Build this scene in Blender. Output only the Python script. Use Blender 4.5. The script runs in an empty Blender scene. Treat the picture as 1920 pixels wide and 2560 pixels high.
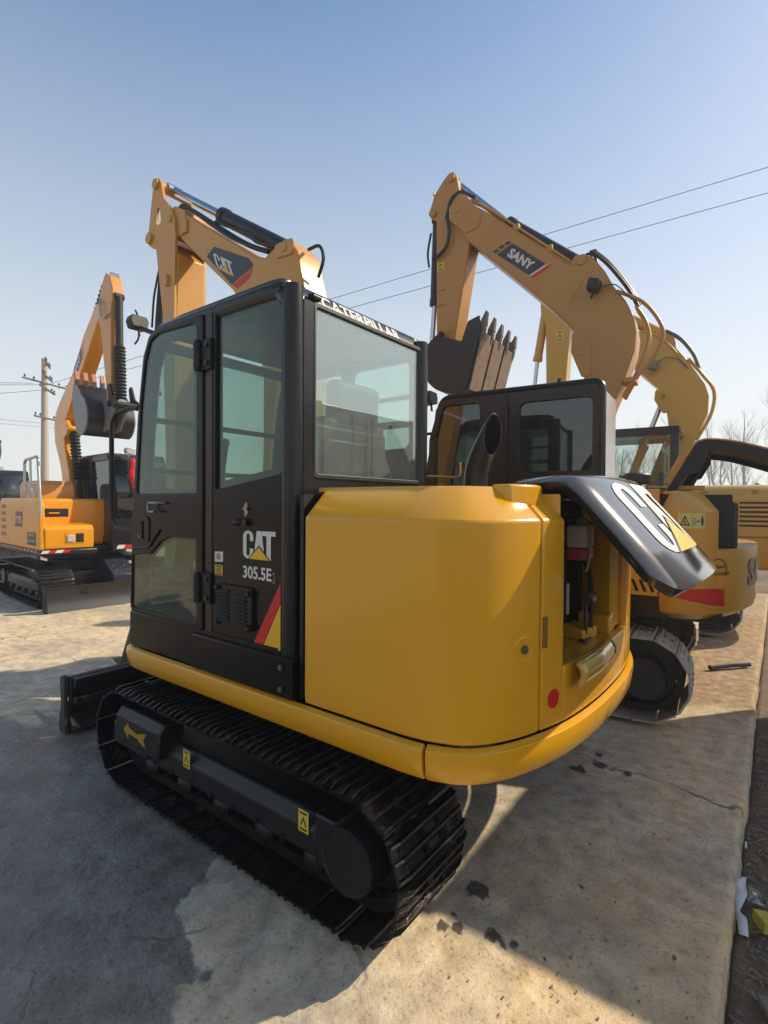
import bpy, bmesh, math, random
from math import radians as R, sin, cos, pi, atan2, hypot
from mathutils import Vector as V, Matrix, noise as mnoise
random.seed(7)
sc = bpy.context.scene
COL = sc.collection

# ------------------------------------------------------------------ camera, sky, sun, exposure
cam = bpy.data.cameras.new("camera"); camo = bpy.data.objects.new("camera", cam); COL.objects.link(camo)
_f = V((0.79647554, 0.60444664, -0.01646096)); _r = V((0.60460401, -0.79649693, 0.00682921)); _u = V((0.00898321, 0.01539166, 0.99984119))
_m = Matrix((( _r.x, _u.x, -_f.x, -2.34484), (_r.y, _u.y, -_f.y, -2.16098), (_r.z, _u.z, -_f.z, 1.54025), (0, 0, 0, 1)))
camo.matrix_world = _m
cam.sensor_fit = 'HORIZONTAL'; cam.sensor_width = 36; cam.lens = 36 * 1300.28 / 1920
cam.clip_start = 0.05; cam.clip_end = 3000
sc.camera = camo
HAZE = .0042
SUN_AZ, SUN_EL = -38.0, 38.0           # azimuth measured from +X (negative = towards -Y)
w = bpy.data.worlds.new("World"); sc.world = w; w.use_nodes = True
wn = w.node_tree.nodes; bg = wn["Background"]
sky = wn.new("ShaderNodeTexSky"); sky.sky_type = 'NISHITA'; sky.sun_disc = False
sky.sun_elevation = R(SUN_EL); sky.sun_rotation = R(90 - SUN_AZ)
sky.air_density = 1.0; sky.dust_density = 1.2; sky.ozone_density = 2.5; sky.altitude = 0
def _wn(ty, **k):
    x = wn.new(ty)
    for a, v in k.items(): setattr(x, a, v)
    return x
_L = w.node_tree.links.new
_g = _wn("ShaderNodeGamma"); _g.inputs[1].default_value = .75; _L(sky.outputs[0], _g.inputs[0])           # hazy air: softer glow round the sun
_k = _wn("ShaderNodeVectorMath", operation='SCALE'); _k.inputs[3].default_value = .61; _hs = _wn('ShaderNodeHueSaturation'); _hs.inputs['Saturation'].default_value = 1.45; _L(_g.outputs[0], _hs.inputs['Color']); _L(_hs.outputs[0], _k.inputs[0])
_tc = _wn("ShaderNodeTexCoord"); _sx = _wn("ShaderNodeSeparateXYZ"); _L(_tc.outputs['Generated'], _sx.inputs[0])
_rp = _wn("ShaderNodeValToRGB"); _L(_sx.outputs[2], _rp.inputs[0])                                          # pale haze thickening towards the horizon
for _i, (_p, _c) in enumerate(((0.0, .96), (.12, .84), (.36, .46), (.72, .02))):
    _e = _rp.color_ramp.elements[_i] if _i < 2 else _rp.color_ramp.elements.new(_p)
    _e.position = _p; _e.color = (_c, _c, _c, 1)
_mx = _wn("ShaderNodeMix", data_type='RGBA'); _L(_rp.outputs[0], _mx.inputs[0]); _L(_k.outputs[0], _mx.inputs[6]); _mx.inputs[7].default_value = (2.58, 2.64, 2.54, 1)
_L(_mx.outputs[2], bg.inputs[0]); bg.inputs[1].default_value = 0.15
sl = bpy.data.lights.new("sun", 'SUN'); sl.energy = 2.15; sl.angle = R(0.53); sl.color = (1.0, 0.87, 0.68)
so = bpy.data.objects.new("sun", sl); COL.objects.link(so)
_sd = V((cos(R(SUN_AZ)) * cos(R(SUN_EL)), sin(R(SUN_AZ)) * cos(R(SUN_EL)), sin(R(SUN_EL))))
so.rotation_euler = _sd.to_track_quat('Z', 'Y').to_euler(); so.location = (20, -12, 18)
sc.view_settings.view_transform = 'Standard'; sc.view_settings.look = 'None'
sc.view_settings.exposure = 1.35; sc.view_settings.gamma = 1.0
try: sc.view_settings.use_curve_mapping = False
except Exception: pass
sc.cycles.max_bounces = 8; sc.cycles.transparent_max_bounces = 16

# ------------------------------------------------------------------ materials
def lin(h):
    h = h.lstrip('#'); o = []
    for i in (0, 2, 4):
        c = int(h[i:i+2], 16) / 255; o.append(c / 12.92 if c <= .04045 else ((c + .055) / 1.055) ** 2.4)
    return tuple(o) + (1,)
class NT:
    def __init__(s, name):
        s.m = bpy.data.materials.new(name); s.m.use_nodes = True; s.t = s.m.node_tree
        s.b = s.t.nodes["Principled BSDF"]; s.out = s.t.nodes["Material Output"]
    def n(s, ty, **k):
        x = s.t.nodes.new(ty)
        for a, v in k.items():
            if a.startswith('i_'):
                key = a[2:]; x.inputs[int(key) if key.isdigit() else key.replace('_', ' ')].default_value = v
            else: setattr(x, a, v)
        return x
    def l(s, a, b): s.t.links.new(a, b)
    def coord(s, kind='Object', scale=1):
        tc = s.n('ShaderNodeTexCoord'); mp = s.n('ShaderNodeMapping'); mp.inputs['Scale'].default_value = (scale,) * 3
        s.l(tc.outputs[kind], mp.inputs[0]); return mp.outputs[0]
    def noise(s, scale, detail=4, rough=.55, vec=None, dist=0):
        x = s.n('ShaderNodeTexNoise'); x.inputs['Scale'].default_value = scale; x.inputs['Detail'].default_value = detail
        x.inputs['Roughness'].default_value = rough; x.inputs['Distortion'].default_value = dist
        if vec is not None: s.l(vec, x.inputs['Vector'])
        return x.outputs['Fac']
    def ramp(s, fac, stops):
        x = s.n('ShaderNodeValToRGB'); e = x.color_ramp.elements
        while len(e) < len(stops): e.new(.5)
        for k, (p, c) in enumerate(stops):
            e[k].position = p; e[k].color = c if hasattr(c, '__len__') else (c, c, c, 1)
        s.l(fac, x.inputs[0]); return x.outputs[0]
    def mix(s, fac, a, b):
        x = s.n('ShaderNodeMix', data_type='RGBA')
        for i, v in ((0, fac), (6, a), (7, b)):
            if hasattr(v, 'is_output') or hasattr(v, 'links'): s.l(v, x.inputs[i])
            else: x.inputs[i].default_value = v
        return x.outputs[2]
    def math(s, op, a, b=0.0):
        x = s.n('ShaderNodeMath', operation=op)
        for i, v in ((0, a), (1, b)):
            if hasattr(v, 'links'): s.l(v, x.inputs[i])
            else: x.inputs[i].default_value = v
        return x.outputs[0]
    def bump(s, h, strength, dist=.01):
        x = s.n('ShaderNodeBump'); x.inputs['Strength'].default_value = strength; x.inputs['Distance'].default_value = dist
        s.l(h, x.inputs['Height']); s.l(x.outputs[0], s.b.inputs['Normal'])
    def set(s, **k):
        for a, v in k.items():
            i = s.b.inputs[a.replace('_', ' ')]
            if hasattr(v, 'links'): s.l(v, i)
            else: i.default_value = v
        return s
def paint(name, base, dusty=None, rough=.28, coat=.25, dust=.25, speck=0.0, spec=.5):
    m = NT(name); v = m.coord()
    n1 = m.noise(2.3, 5, .6, v); n2 = m.noise(26, 3, .6, v)
    d = dusty or tuple(min(1, c * .6 + .12) for c in base[:3]) + (1,)
    fac = m.math('MULTIPLY', m.ramp(n1, [(.35, 0.0), (.75, 1.0)]), dust)
    c = m.mix(fac, base, d)
    c = m.mix(m.math('MULTIPLY', m.ramp(n2, [(.62, 0.0), (.8, 1.0)]), speck), c, tuple(x * .35 for x in base[:3]) + (1,))
    r = m.math('ADD', m.math('MULTIPLY', n1, .22), rough - .11)
    m.set(Base_Color=c, Roughness=r, Coat_Weight=coat, Coat_Roughness=.12, Specular_IOR_Level=spec)
    m.bump(m.noise(140, 2, .5, v), .02, .002)
    return m.m
def flat(name, base, rough=.5, metal=0.0, coat=0.0, var=.15, bump=0.0, bscale=60):
    m = NT(name); v = m.coord(); n = m.noise(9, 4, .6, v)
    c = m.mix(n, tuple(x * (1 - var) for x in base[:3]) + (1,), tuple(min(1, x * (1 + var)) for x in base[:3]) + (1,))
    m.set(Base_Color=c, Roughness=m.math('ADD', m.math('MULTIPLY', n, .2), rough - .1), Metallic=metal, Coat_Weight=coat)
    if bump: m.bump(m.noise(bscale, 4, .6, v), bump, .004)
    return m.m
def glass_mat(name, tint, refl=.05, dust=.03):
    m = NT(name); t = m.t; t.nodes.remove(m.b)
    tr = m.n('ShaderNodeBsdfTransparent'); tr.inputs[0].default_value = tint
    gl = m.n('ShaderNodeBsdfGlossy'); gl.inputs['Roughness'].default_value = .015; gl.inputs[0].default_value = (.95, 1, .98, 1)
    fr = m.n('ShaderNodeLayerWeight'); fr.inputs['Blend'].default_value = .45
    f = m.math('ADD', m.math('MULTIPLY', m.math('POWER', fr.outputs['Facing'], 2.5), .42), refl)
    mx = m.n('ShaderNodeMixShader'); m.l(f, mx.inputs[0]); m.l(tr.outputs[0], mx.inputs[1]); m.l(gl.outputs[0], mx.inputs[2])
    df = m.n('ShaderNodeBsdfDiffuse'); df.inputs[0].default_value = (.55, .6, .57, 1)
    n = m.noise(7, 5, .65, m.coord())
    mx2 = m.n('ShaderNodeMixShader'); m.l(m.math('MULTIPLY', m.ramp(n, [(.3, .3), (.7, 1.0)]), dust), mx2.inputs[0])
    m.l(mx.outputs[0], mx2.inputs[1]); m.l(df.outputs[0], mx2.inputs[2]); m.l(mx2.outputs[0], m.out.inputs[0])
    return m.m
def track_mat(name, base, mud, amount, rough=.35, metal=.6):
    m = NT(name); v = m.coord('Object')
    oi = m.n('ShaderNodeObjectInfo')
    vv = m.n('ShaderNodeVectorMath', operation='ADD'); m.l(v, vv.inputs[0])
    cx = m.n('ShaderNodeCombineXYZ'); m.l(m.math('MULTIPLY', oi.outputs['Random'], 37), cx.inputs[0]); m.l(m.math('MULTIPLY', oi.outputs['Random'], 11), cx.inputs[1])
    m.l(cx.outputs[0], vv.inputs[1])
    n = m.noise(9, 6, .7, vv.outputs[0]); n2 = m.noise(45, 4, .7, vv.outputs[0])
    f = m.ramp(m.math('ADD', m.math('MULTIPLY', n, .75), m.math('MULTIPLY', n2, .25)), [(.62 - amount * .3, 0.0), (.72 - amount * .2, 1.0)])
    c = m.mix(f, base, mud)
    m.set(Base_Color=c, Roughness=m.math('ADD', m.math('MULTIPLY', f, .45), rough), Metallic=m.math('MULTIPLY', m.math('SUBTRACT', 1.0, f), metal))
    m.bump(n2, .25, .004)
    return m.m
Y1 = paint("yellow_paint", lin('#da9c10'), lin('#d69e26'), .22, .4, .3)
Y1b = paint("yellow_paint_boom", lin('#c48a30'), lin('#c6964a'), .38, .08, .4)
Y2 = paint("tan_yellow_paint", lin('#cf8f28'), lin('#cf9c4c'), .34, .15, .5)
Y2b = paint("tan_boom_paint", lin('#b27e32'), lin('#b88a48'), .42, .05, .4)
Y3 = paint("deep_yellow_paint", lin('#c08f1c'), lin('#bf9a3c'), .34, .15, .4)
Y3h = paint("pale_yellow_paint", lin('#c6a044'), lin('#c8aa62'), .3, .2, .4)
Y5 = paint("orange_yellow_paint", lin('#dd9410'), lin('#d99c30'), .3, .25, .25)
Y5b = paint("dusty_orange_paint", lin('#c98a34'), lin('#c99658'), .4, .1, .4)
BLK = paint("black_paint", lin('#15100e'), lin('#1c1613'), .24, .0, .5, spec=.2)
BLKF = paint("black_frame_paint", lin('#141417'), lin('#242220'), .28, .1, .4, spec=.35)
BROWN = paint("dark_brown_paint", lin('#241a11'), lin('#33261a'), .3, .05, .5, spec=.3)
BLKM = flat("matt_black", lin('#0c0c0c'), .55, var=.4, bump=.1)
HOOD = paint("black_hood_paint", lin('#1d1e21'), lin('#46423c'), .13, .8, .5)
UNDER = flat("undercarriage_black", lin('#0b0b0b'), .42, var=.5, bump=.15, bscale=30)
TRK1 = track_mat("black_track_steel", lin('#1e1f21'), lin('#4e3d30'), .26, .16, .65)
TRK2 = track_mat("dusty_track_steel", lin('#a39a92'), lin('#b5a898'), .6, .5, .1)
TRK5 = track_mat("dark_track_steel", lin('#1c1c1c'), lin('#3a342c'), .1, .3, .5)
WEARS = track_mat('worn_grouser_steel', lin('#5a5550'), lin('#2a2622'), .45, .28, .85)
STEEL = flat("worn_steel", lin('#8a8580'), .35, 1.0, var=.25)
CHROME = flat("chrome_rod", lin('#b9bcc0'), .12, 1.0, var=.1)
RUB = flat("rubber_hose", lin('#131313'), .5, var=.3)
PLAST = flat("dark_plastic", lin('#17181a'), .45, var=.3, bump=.05)
SEAT = flat("seat_vinyl", lin('#1c1c1c'), .5, var=.3, bump=.1, bscale=90)
WHITE = flat("white_decal", lin('#cfccc4'), .4, var=.04)
RED = flat("red_decal", lin('#c41a18'), .4, var=.1)
YDEC = flat("yellow_decal", lin('#e0ac26'), .4, var=.06)
SLATE = flat("slate_decal", lin('#2c313c'), .4, var=.1)
GREYD = flat("grey_letter", lin('#77736d'), .35, .3, var=.1)
STICK = flat("sticker_yellow", lin('#cdb43e'), .5, var=.08)
CREAM = flat("sticker_cream", lin('#c9bf72'), .5, var=.06)
INK = flat("ink_black", lin('#161410'), .6, var=.1)
SKYREFL = paint("sky_reflection_grey", lin('#a9a8a6'), lin('#b5b0a8'), .2, .5, .3)  # rear window's sky reflection painted in as an even grey
GRAYB = flat("grey_bucket_paint", lin('#6d6e70'), .4, var=.2)
BUCK = flat("black_bucket_paint", lin('#1b1b1c'), .4, var=.4, bump=.1)
WORN = track_mat("worn_bucket_floor", lin('#8a7664'), lin('#6a4630'), .35, .45, .35)
TOOTH = flat("worn_tooth_steel", lin('#6b5d52'), .45, .6, var=.3, bump=.2)
PINKT = flat("primer_pink_tooth", lin('#b06a5a'), .5, var=.2)
LENS = flat("lamp_lens", lin('#c9ccd0'), .12, .2, var=.1)
BOTTLE = flat("translucent_tank", lin('#cfc0ae'), .4, var=.06)
FLUID = flat("pink_coolant", lin('#b8453c'), .35, var=.1)
GL1 = glass_mat("green_tint_glass", (.62, .74, .69, 1), .025, .008)
GLR = glass_mat("rear_glass", (.78, .90, .87, 1), .22, .08)
GL2 = glass_mat("dark_tint_glass", (.22, .26, .27, 1), .08, .02)
GL3 = glass_mat("clear_glass", (.78, .86, .82, 1), .06, .06)
GALV = flat("galvanised_steel", lin('#b4b2ae'), .35, .7, var=.15)
REDCLOTH = flat("red_ribbon_cloth", lin('#c01c1e'), .7, var=.2)
CONC = flat("pole_concrete", lin('#aaa193'), .8, var=.15, bump=.2, bscale=20)
WIRE = flat("wire_dark", lin('#5b6068'), .5, var=.1)
BARK = flat("hazy_bark", lin('#958d88'), .9, var=.2)  # bark lightened: distance haze put into the colour
PAPER = flat("white_plastic", lin('#c9c9cb'), .35, var=.06)
STONE = flat("stone_grey", lin('#756d63'), .85, var=.3, bump=.3)
TWIG = flat("dry_stalk", lin('#8d7d64'), .85, var=.3)

# ------------------------------------------------------------------ mesh helpers
def cat_rom(pts, n=6, closed=False):
    P = [V(p) for p in pts]; out = []
    m = len(P)
    for i in range(m if closed else m - 1):
        p0 = P[i-1] if (i > 0 or closed) else P[0] * 2 - P[1]
        p1 = P[i]; p2 = P[(i+1) % m]
        p3 = P[(i+2) % m] if (i + 2 < m or closed) else P[-1] * 2 - P[-2]
        for k in range(n):
            t = k / n
            out.append(.5 * ((2*p1) + (p2-p0)*t + (2*p0-5*p1+4*p2-p3)*t*t + (3*p1-p0-3*p2+p3)*t**3))
    if not closed: out.append(P[-1].copy())
    return out
def rpoly(pts, r, n=5):
    """polygon with rounded corners; r number or list"""
    m = len(pts); out = []
    for i in range(m):
        a, b, c = V(pts[i-1]), V(pts[i]), V(pts[(i+1) % m])
        rr = r[i] if hasattr(r, '__len__') else r
        d1 = (a-b); d2 = (c-b); l1 = d1.length; l2 = d2.length
        if rr <= 0 or l1 < 1e-6 or l2 < 1e-6: out.append(tuple(b)); continue
        d1 /= l1; d2 /= l2; ang = math.acos(max(-1, min(1, d1.dot(d2))))
        if ang > 3.1: out.append(tuple(b)); continue
        t = min(rr / math.tan(ang/2), l1*.49, l2*.49)
        p, q = b + d1*t, b + d2*t
        for k in range(n + 1):
            s = k / n; out.append(tuple((1-s)**2*p + 2*s*(1-s)*b + s*s*q))
    return out
def ax3(ax, u, v, wv):
    return {'x': (wv, u, v), 'y': (u, wv, v), 'z': (u, v, wv)}[ax]
SPLIT = {'end_plate', 'boom_pin', 'arm_pin', 'hinge_bolt', 'hood_rim', 'bucket_link', 'hood_bracket', 'boom_bracket', 'roof_guard'}
class B:
    def __init__(s): s.bm = bmesh.new()
    def box(s, a, b, rot=None, piv=None):
        x0, y0, z0 = a; x1, y1, z1 = b
        vs = [s.bm.verts.new(p) for p in ((x0,y0,z0),(x1,y0,z0),(x1,y1,z0),(x0,y1,z0),(x0,y0,z1),(x1,y0,z1),(x1,y1,z1),(x0,y1,z1))]
        for f in ((3,2,1,0),(4,5,6,7),(0,1,5,4),(1,2,6,5),(2,3,7,6),(3,0,4,7)): s.bm.faces.new([vs[i] for i in f])
        if rot is not None:
            bmesh.ops.rotate(s.bm, verts=vs, cent=piv or ((V(a)+V(b))/2), matrix=rot)
        return s
    def prism(s, pts, ax, w0, w1):
        a = [s.bm.verts.new(ax3(ax, p[0], p[1], w0)) for p in pts]; b = [s.bm.verts.new(ax3(ax, p[0], p[1], w1)) for p in pts]
        n = len(pts); fs = [s.bm.faces.new(a), s.bm.faces.new(b[::-1])]
        for i in range(n): fs.append(s.bm.faces.new((a[i], b[i], b[(i+1) % n], a[(i+1) % n])))
        bmesh.ops.recalc_face_normals(s.bm, faces=fs); return s
    def plate(s, outer, holes, ax, w0, w1, bev=0.0):
        """flat plate with holes (2D filled curve, extruded, rounded edges)"""
        cu = bpy.data.curves.new("tmp", 'CURVE'); cu.dimensions = '2D'; cu.fill_mode = 'BOTH'
        t = abs(w1-w0); cu.extrude = max(1e-5, t/2 - bev); cu.bevel_depth = bev; cu.bevel_resolution = 1; cu.offset = -bev if bev else 0
        for lp in [outer] + list(holes):
            sp = cu.splines.new('POLY'); sp.points.add(len(lp) - 1); sp.use_cyclic_u = True
            for q, p in zip(sp.points, lp): q.co = (p[0], p[1], 0, 1)
        s._curve(cu, ax, (w0+w1)/2); return s
    def _curve(s, cu, ax, mid):
        ob = bpy.data.objects.new("tmp", cu); COL.objects.link(ob)
        bpy.context.view_layer.update()
        dg = bpy.context.evaluated_depsgraph_get(); me = bpy.data.meshes.new_from_object(ob.evaluated_get(dg))
        for v in me.vertices:
            u, vv, ww = v.co; v.co = ax3(ax, u, vv, mid + ww)
        n0 = len(s.bm.faces)
        s.bm.from_mesh(me); bpy.data.meshes.remove(me); bpy.data.objects.remove(ob); bpy.data.curves.remove(cu)
        s.bm.faces.ensure_lookup_table()
        bmesh.ops.recalc_face_normals(s.bm, faces=s.bm.faces[n0:])
    def tube(s, pts, r, n=10, smooth=0, cap=True, rad=None):
        P = cat_rom(pts, smooth) if smooth else [V(p) for p in pts]
        m = len(P); rings = []; up = None
        for i in range(m):
            d = (P[min(i+1, m-1)] - P[max(i-1, 0)]).normalized()
            if up is None:
                up = V((0,0,1)) if abs(d.z) < .9 else V((1,0,0))
            x = d.cross(up)
            if x.length < 1e-5: x = d.cross(V((0,1,0)))
            x.normalize(); up = x.cross(d).normalized()
            k = 1.0
            if 0 < i < m-1 and not smooth:
                d1 = (P[i]-P[i-1]).normalized(); d2 = (P[i+1]-P[i]).normalized(); c = max(.35, math.sqrt(max(0, (1+d1.dot(d2))/2))); k = 1/c if False else 1
            rr = rad[i] if rad else r
            rings.append([s.bm.verts.new(P[i] + (x*cos(2*pi*j/n) + up*sin(2*pi*j/n))*rr*k) for j in range(n)])
        for i in range(m-1):
            for j in range(n): s.bm.faces.new((rings[i][j], rings[i][(j+1) % n], rings[i+1][(j+1) % n], rings[i+1][j]))
        if cap: s.bm.faces.new(rings[0][::-1]); s.bm.faces.new(rings[-1])
        return s
    def cyl(s, a, b, r, n=20, r2=None):
        return s.tube([a, b], r, n, rad=[r, r if r2 is None else r2])
    def lathe(s, a, b, prof, n=20):
        """prof: list of (distance along a->b, radius)"""
        a = V(a); d = (V(b)-a).normalized(); x = d.orthogonal().normalized(); y = d.cross(x)
        rg = [[s.bm.verts.new(a + d*p[0] + (x*cos(2*pi*j/n) + y*sin(2*pi*j/n))*max(1e-4, p[1])) for j in range(n)] for p in prof]
        for i in range(len(rg)-1):
            for j in range(n): s.bm.faces.new((rg[i][j], rg[i][(j+1) % n], rg[i+1][(j+1) % n], rg[i+1][j]))
        s.bm.faces.new(rg[0][::-1]); s.bm.faces.new(rg[-1]); return s
    def sphere(s, c, r, sc3=(1,1,1), seg=14):
        bmesh.ops.create_uvsphere(s.bm, u_segments=seg, v_segments=max(6, seg*2//3), radius=r, matrix=Matrix.Translation(c) @ Matrix.Diagonal((*sc3, 1))); return s
    def grid(s, fn, nu, nv, flip=False):
        g = [[s.bm.verts.new(fn(i/nu, j/nv)) for j in range(nv+1)] for i in range(nu+1)]
        for i in range(nu):
            for j in range(nv):
                q = (g[i][j], g[i+1][j], g[i+1][j+1], g[i][j+1]); s.bm.faces.new(q[::-1] if flip else q)
        return s
    def poly(s, pts3):
        s.bm.faces.new([s.bm.verts.new(p) for p in pts3]); return s
    def bisect(s, planes):
        for co, no in planes:
            g = s.bm.verts[:] + s.bm.edges[:] + s.bm.faces[:]
            bmesh.ops.bisect_plane(s.bm, geom=g, plane_co=co, plane_no=no)
        return s
    def mapv(s, fn):
        for v in s.bm.verts: v.co = fn(v.co)
        return s
    def done(s, name, mat, parent=None, bevel=0.0, seg=2, ang=32, solid=0.0, label=None, off=-1, kind=None, group=None):
        if name in SPLIT:
            s.bm.verts.ensure_lookup_table(); seen = set(); isl = []
            for v in s.bm.verts:
                if v in seen: continue
                st = [v]; seen.add(v); grp = []
                while st:
                    q = st.pop(); grp.append(q)
                    for e in q.link_edges:
                        o_ = e.other_vert(q)
                        if o_ not in seen: seen.add(o_); st.append(o_)
                isl.append(grp)
            if len(isl) > 1:
                out = None
                for grp in isl:
                    nb = B(); mp = {v: nb.bm.verts.new(v.co) for v in grp}
                    for f in {f for v in grp for f in v.link_faces}: nb.bm.faces.new([mp[v] for v in f.verts])
                    me_ = bpy.data.meshes.new(name); SPLIT.discard(name); out = nb.done(name, mat, parent, bevel, seg, ang, solid, label, off, kind, group); SPLIT.add(name)
                s.bm.free(); return out
        me = bpy.data.meshes.new(name); s.bm.to_mesh(me); s.bm.free()
        for m in (mat if isinstance(mat, (list, tuple)) else [mat]): me.materials.append(m)
        me.shade_smooth(); me.set_sharp_from_angle(angle=R(ang))
        o = bpy.data.objects.new(name, me); COL.objects.link(o)
        if parent is not None: o.parent = parent
        if solid: md = o.modifiers.new("solid", 'SOLIDIFY'); md.thickness = solid; md.offset = off
        if bevel:
            md = o.modifiers.new("bevel", 'BEVEL'); md.width = bevel; md.segments = seg; md.limit_method = 'ANGLE'; md.angle_limit = R(38); md.harden_normals = False
        if label: o['label'] = label
        if kind: o['kind'] = kind
        if group: o['group'] = group
        return o
def thing(name, label, cat, loc=(0,0,0), rz=0, group=None):
    o = bpy.data.objects.new(name, None); COL.objects.link(o); o.empty_display_size = .3
    o.location = loc; o.rotation_euler = (0, 0, R(rz)); o['label'] = label; o['category'] = cat
    if group: o['group'] = group
    return o
def tag(o, label, cat, group=None):
    o['label'] = label; o['category'] = cat
    if group: o['group'] = group
    return o
def copy_tree(o, parent=None):
    c = o.copy(); COL.objects.link(c)
    if parent is not None: c.parent = parent; c.matrix_parent_inverse = o.matrix_parent_inverse.copy()
    for ch in list(o.children): copy_tree(ch, c)
    return c

# ---- flat lettering and decal shapes, all in 2D (u, v)
def text2d(txt, h, wscale=1.0, bold=.02):
    cu = bpy.data.curves.new("tmp", 'FONT'); cu.body = txt; cu.offset = bold; cu.resolution_u = 3; cu.fill_mode = 'FRONT'
    ob = bpy.data.objects.new("tmp", cu); COL.objects.link(ob); bpy.context.view_layer.update()
    me = bpy.data.meshes.new_from_object(ob.evaluated_get(bpy.context.evaluated_depsgraph_get()))
    vs = [v.co.copy() for v in me.vertices]; fs = [tuple(p.vertices) for p in me.polygons]
    bpy.data.meshes.remove(me); bpy.data.objects.remove(ob); bpy.data.curves.remove(cu)
    x0 = min(v.x for v in vs); y0 = min(v.y for v in vs); y1 = max(v.y for v in vs); k = h/(y1-y0)
    return [((v.x-x0)*k*wscale, (v.y-y0)*k) for v in vs], fs
def shape2d(polys):
    vs, fs = [], []
    for p in polys:
        n = len(vs); vs += list(p); fs.append(tuple(range(n, n+len(p))))
    return vs, fs
def arc(cx, cy, rx, ry, a0, a1, n=8): return [(cx + rx*cos(R(a0+(a1-a0)*k/n)), cy + ry*sin(R(a0+(a1-a0)*k/n))) for k in range(n+1)]
def cat_logo(W, H):
    """heavy block letters C A T with a triangle over the A's foot; returns white shapes, gap triangle, yellow triangle"""
    s = .118*W
    c0, c1 = 0, .33*W; cm = (c0+c1)/2; ro = (c1-c0)/2; ri = ro - s*.95
    ry = min(ro*1.1, .22*H); ry2 = min(ri*1.3, ry - .09*H)
    C = [(c1, .63*H)] + arc(cm, H-ry, ro, ry, 0, 180) + arc(cm, ry, ro, ry, 180, 360) + [(c1, .37*H), (c1-s*.95, .37*H)] \
        + arc(cm, ry, ri, ry2, 360, 180) + arc(cm, H-ry, ri, ry2, 180, 0) + [(c1-s*.95, .63*H)]
    A = [(.335*W, 0), (.435*W, H), (.585*W, H), (.685*W, 0)]
    T = [(.60*W, H), (W, H), (W, .84*H), (.865*W, .84*H), (.865*W, 0), (.735*W, 0), (.735*W, .84*H), (.60*W, .84*H)]
    tri = [(.20*W, 0), (.51*W, .44*H), (.82*W, 0)]; gap = [(.155*W, -.012*H), (.51*W, .50*H), (.865*W, -.012*H)]
    return [C, A, T], gap, tri
def decal(name, shape, fn, mat, parent, lift=.002, cuts=None, label=None):
    """put a 2D shape on a surface; fn(u,v) -> (point, normal)"""
    vs, fs = shape; b = B(); bv = [b.bm.verts.new((p[0], p[1], 0)) for p in vs]
    for f in fs:
        try: b.bm.faces.new([bv[i] for i in f])
        except ValueError: pass
    if cuts:
        us = [v.co.x for v in b.bm.verts]; ws = [v.co.y for v in b.bm.verts]; nu, nv = cuts
        pl = [((min(us)+(max(us)-min(us))*k/nu, 0, 0), (1, 0, 0)) for k in range(1, nu)] + [((0, min(ws)+(max(ws)-min(ws))*k/nv, 0), (0, 1, 0)) for k in range(1, nv)]
        b.bm.normal_update(); bmesh.ops.triangulate(b.bm, faces=b.bm.faces[:], quad_method='FIXED', ngon_method='EAR_CLIP'); b.bisect(pl)
    def mp(c):
        p, n = fn(c.x, c.y); return V(p) + V(n)*lift
    b.mapv(mp)
    o = b.done(name, mat, parent, label=label)
    return o
def planefn(o, ux, vx):
    o, ux, vx = V(o), V(ux), V(vx); n = ux.cross(vx).normalized()
    return lambda u, v: (o + ux*u + vx*v, n)
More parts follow.
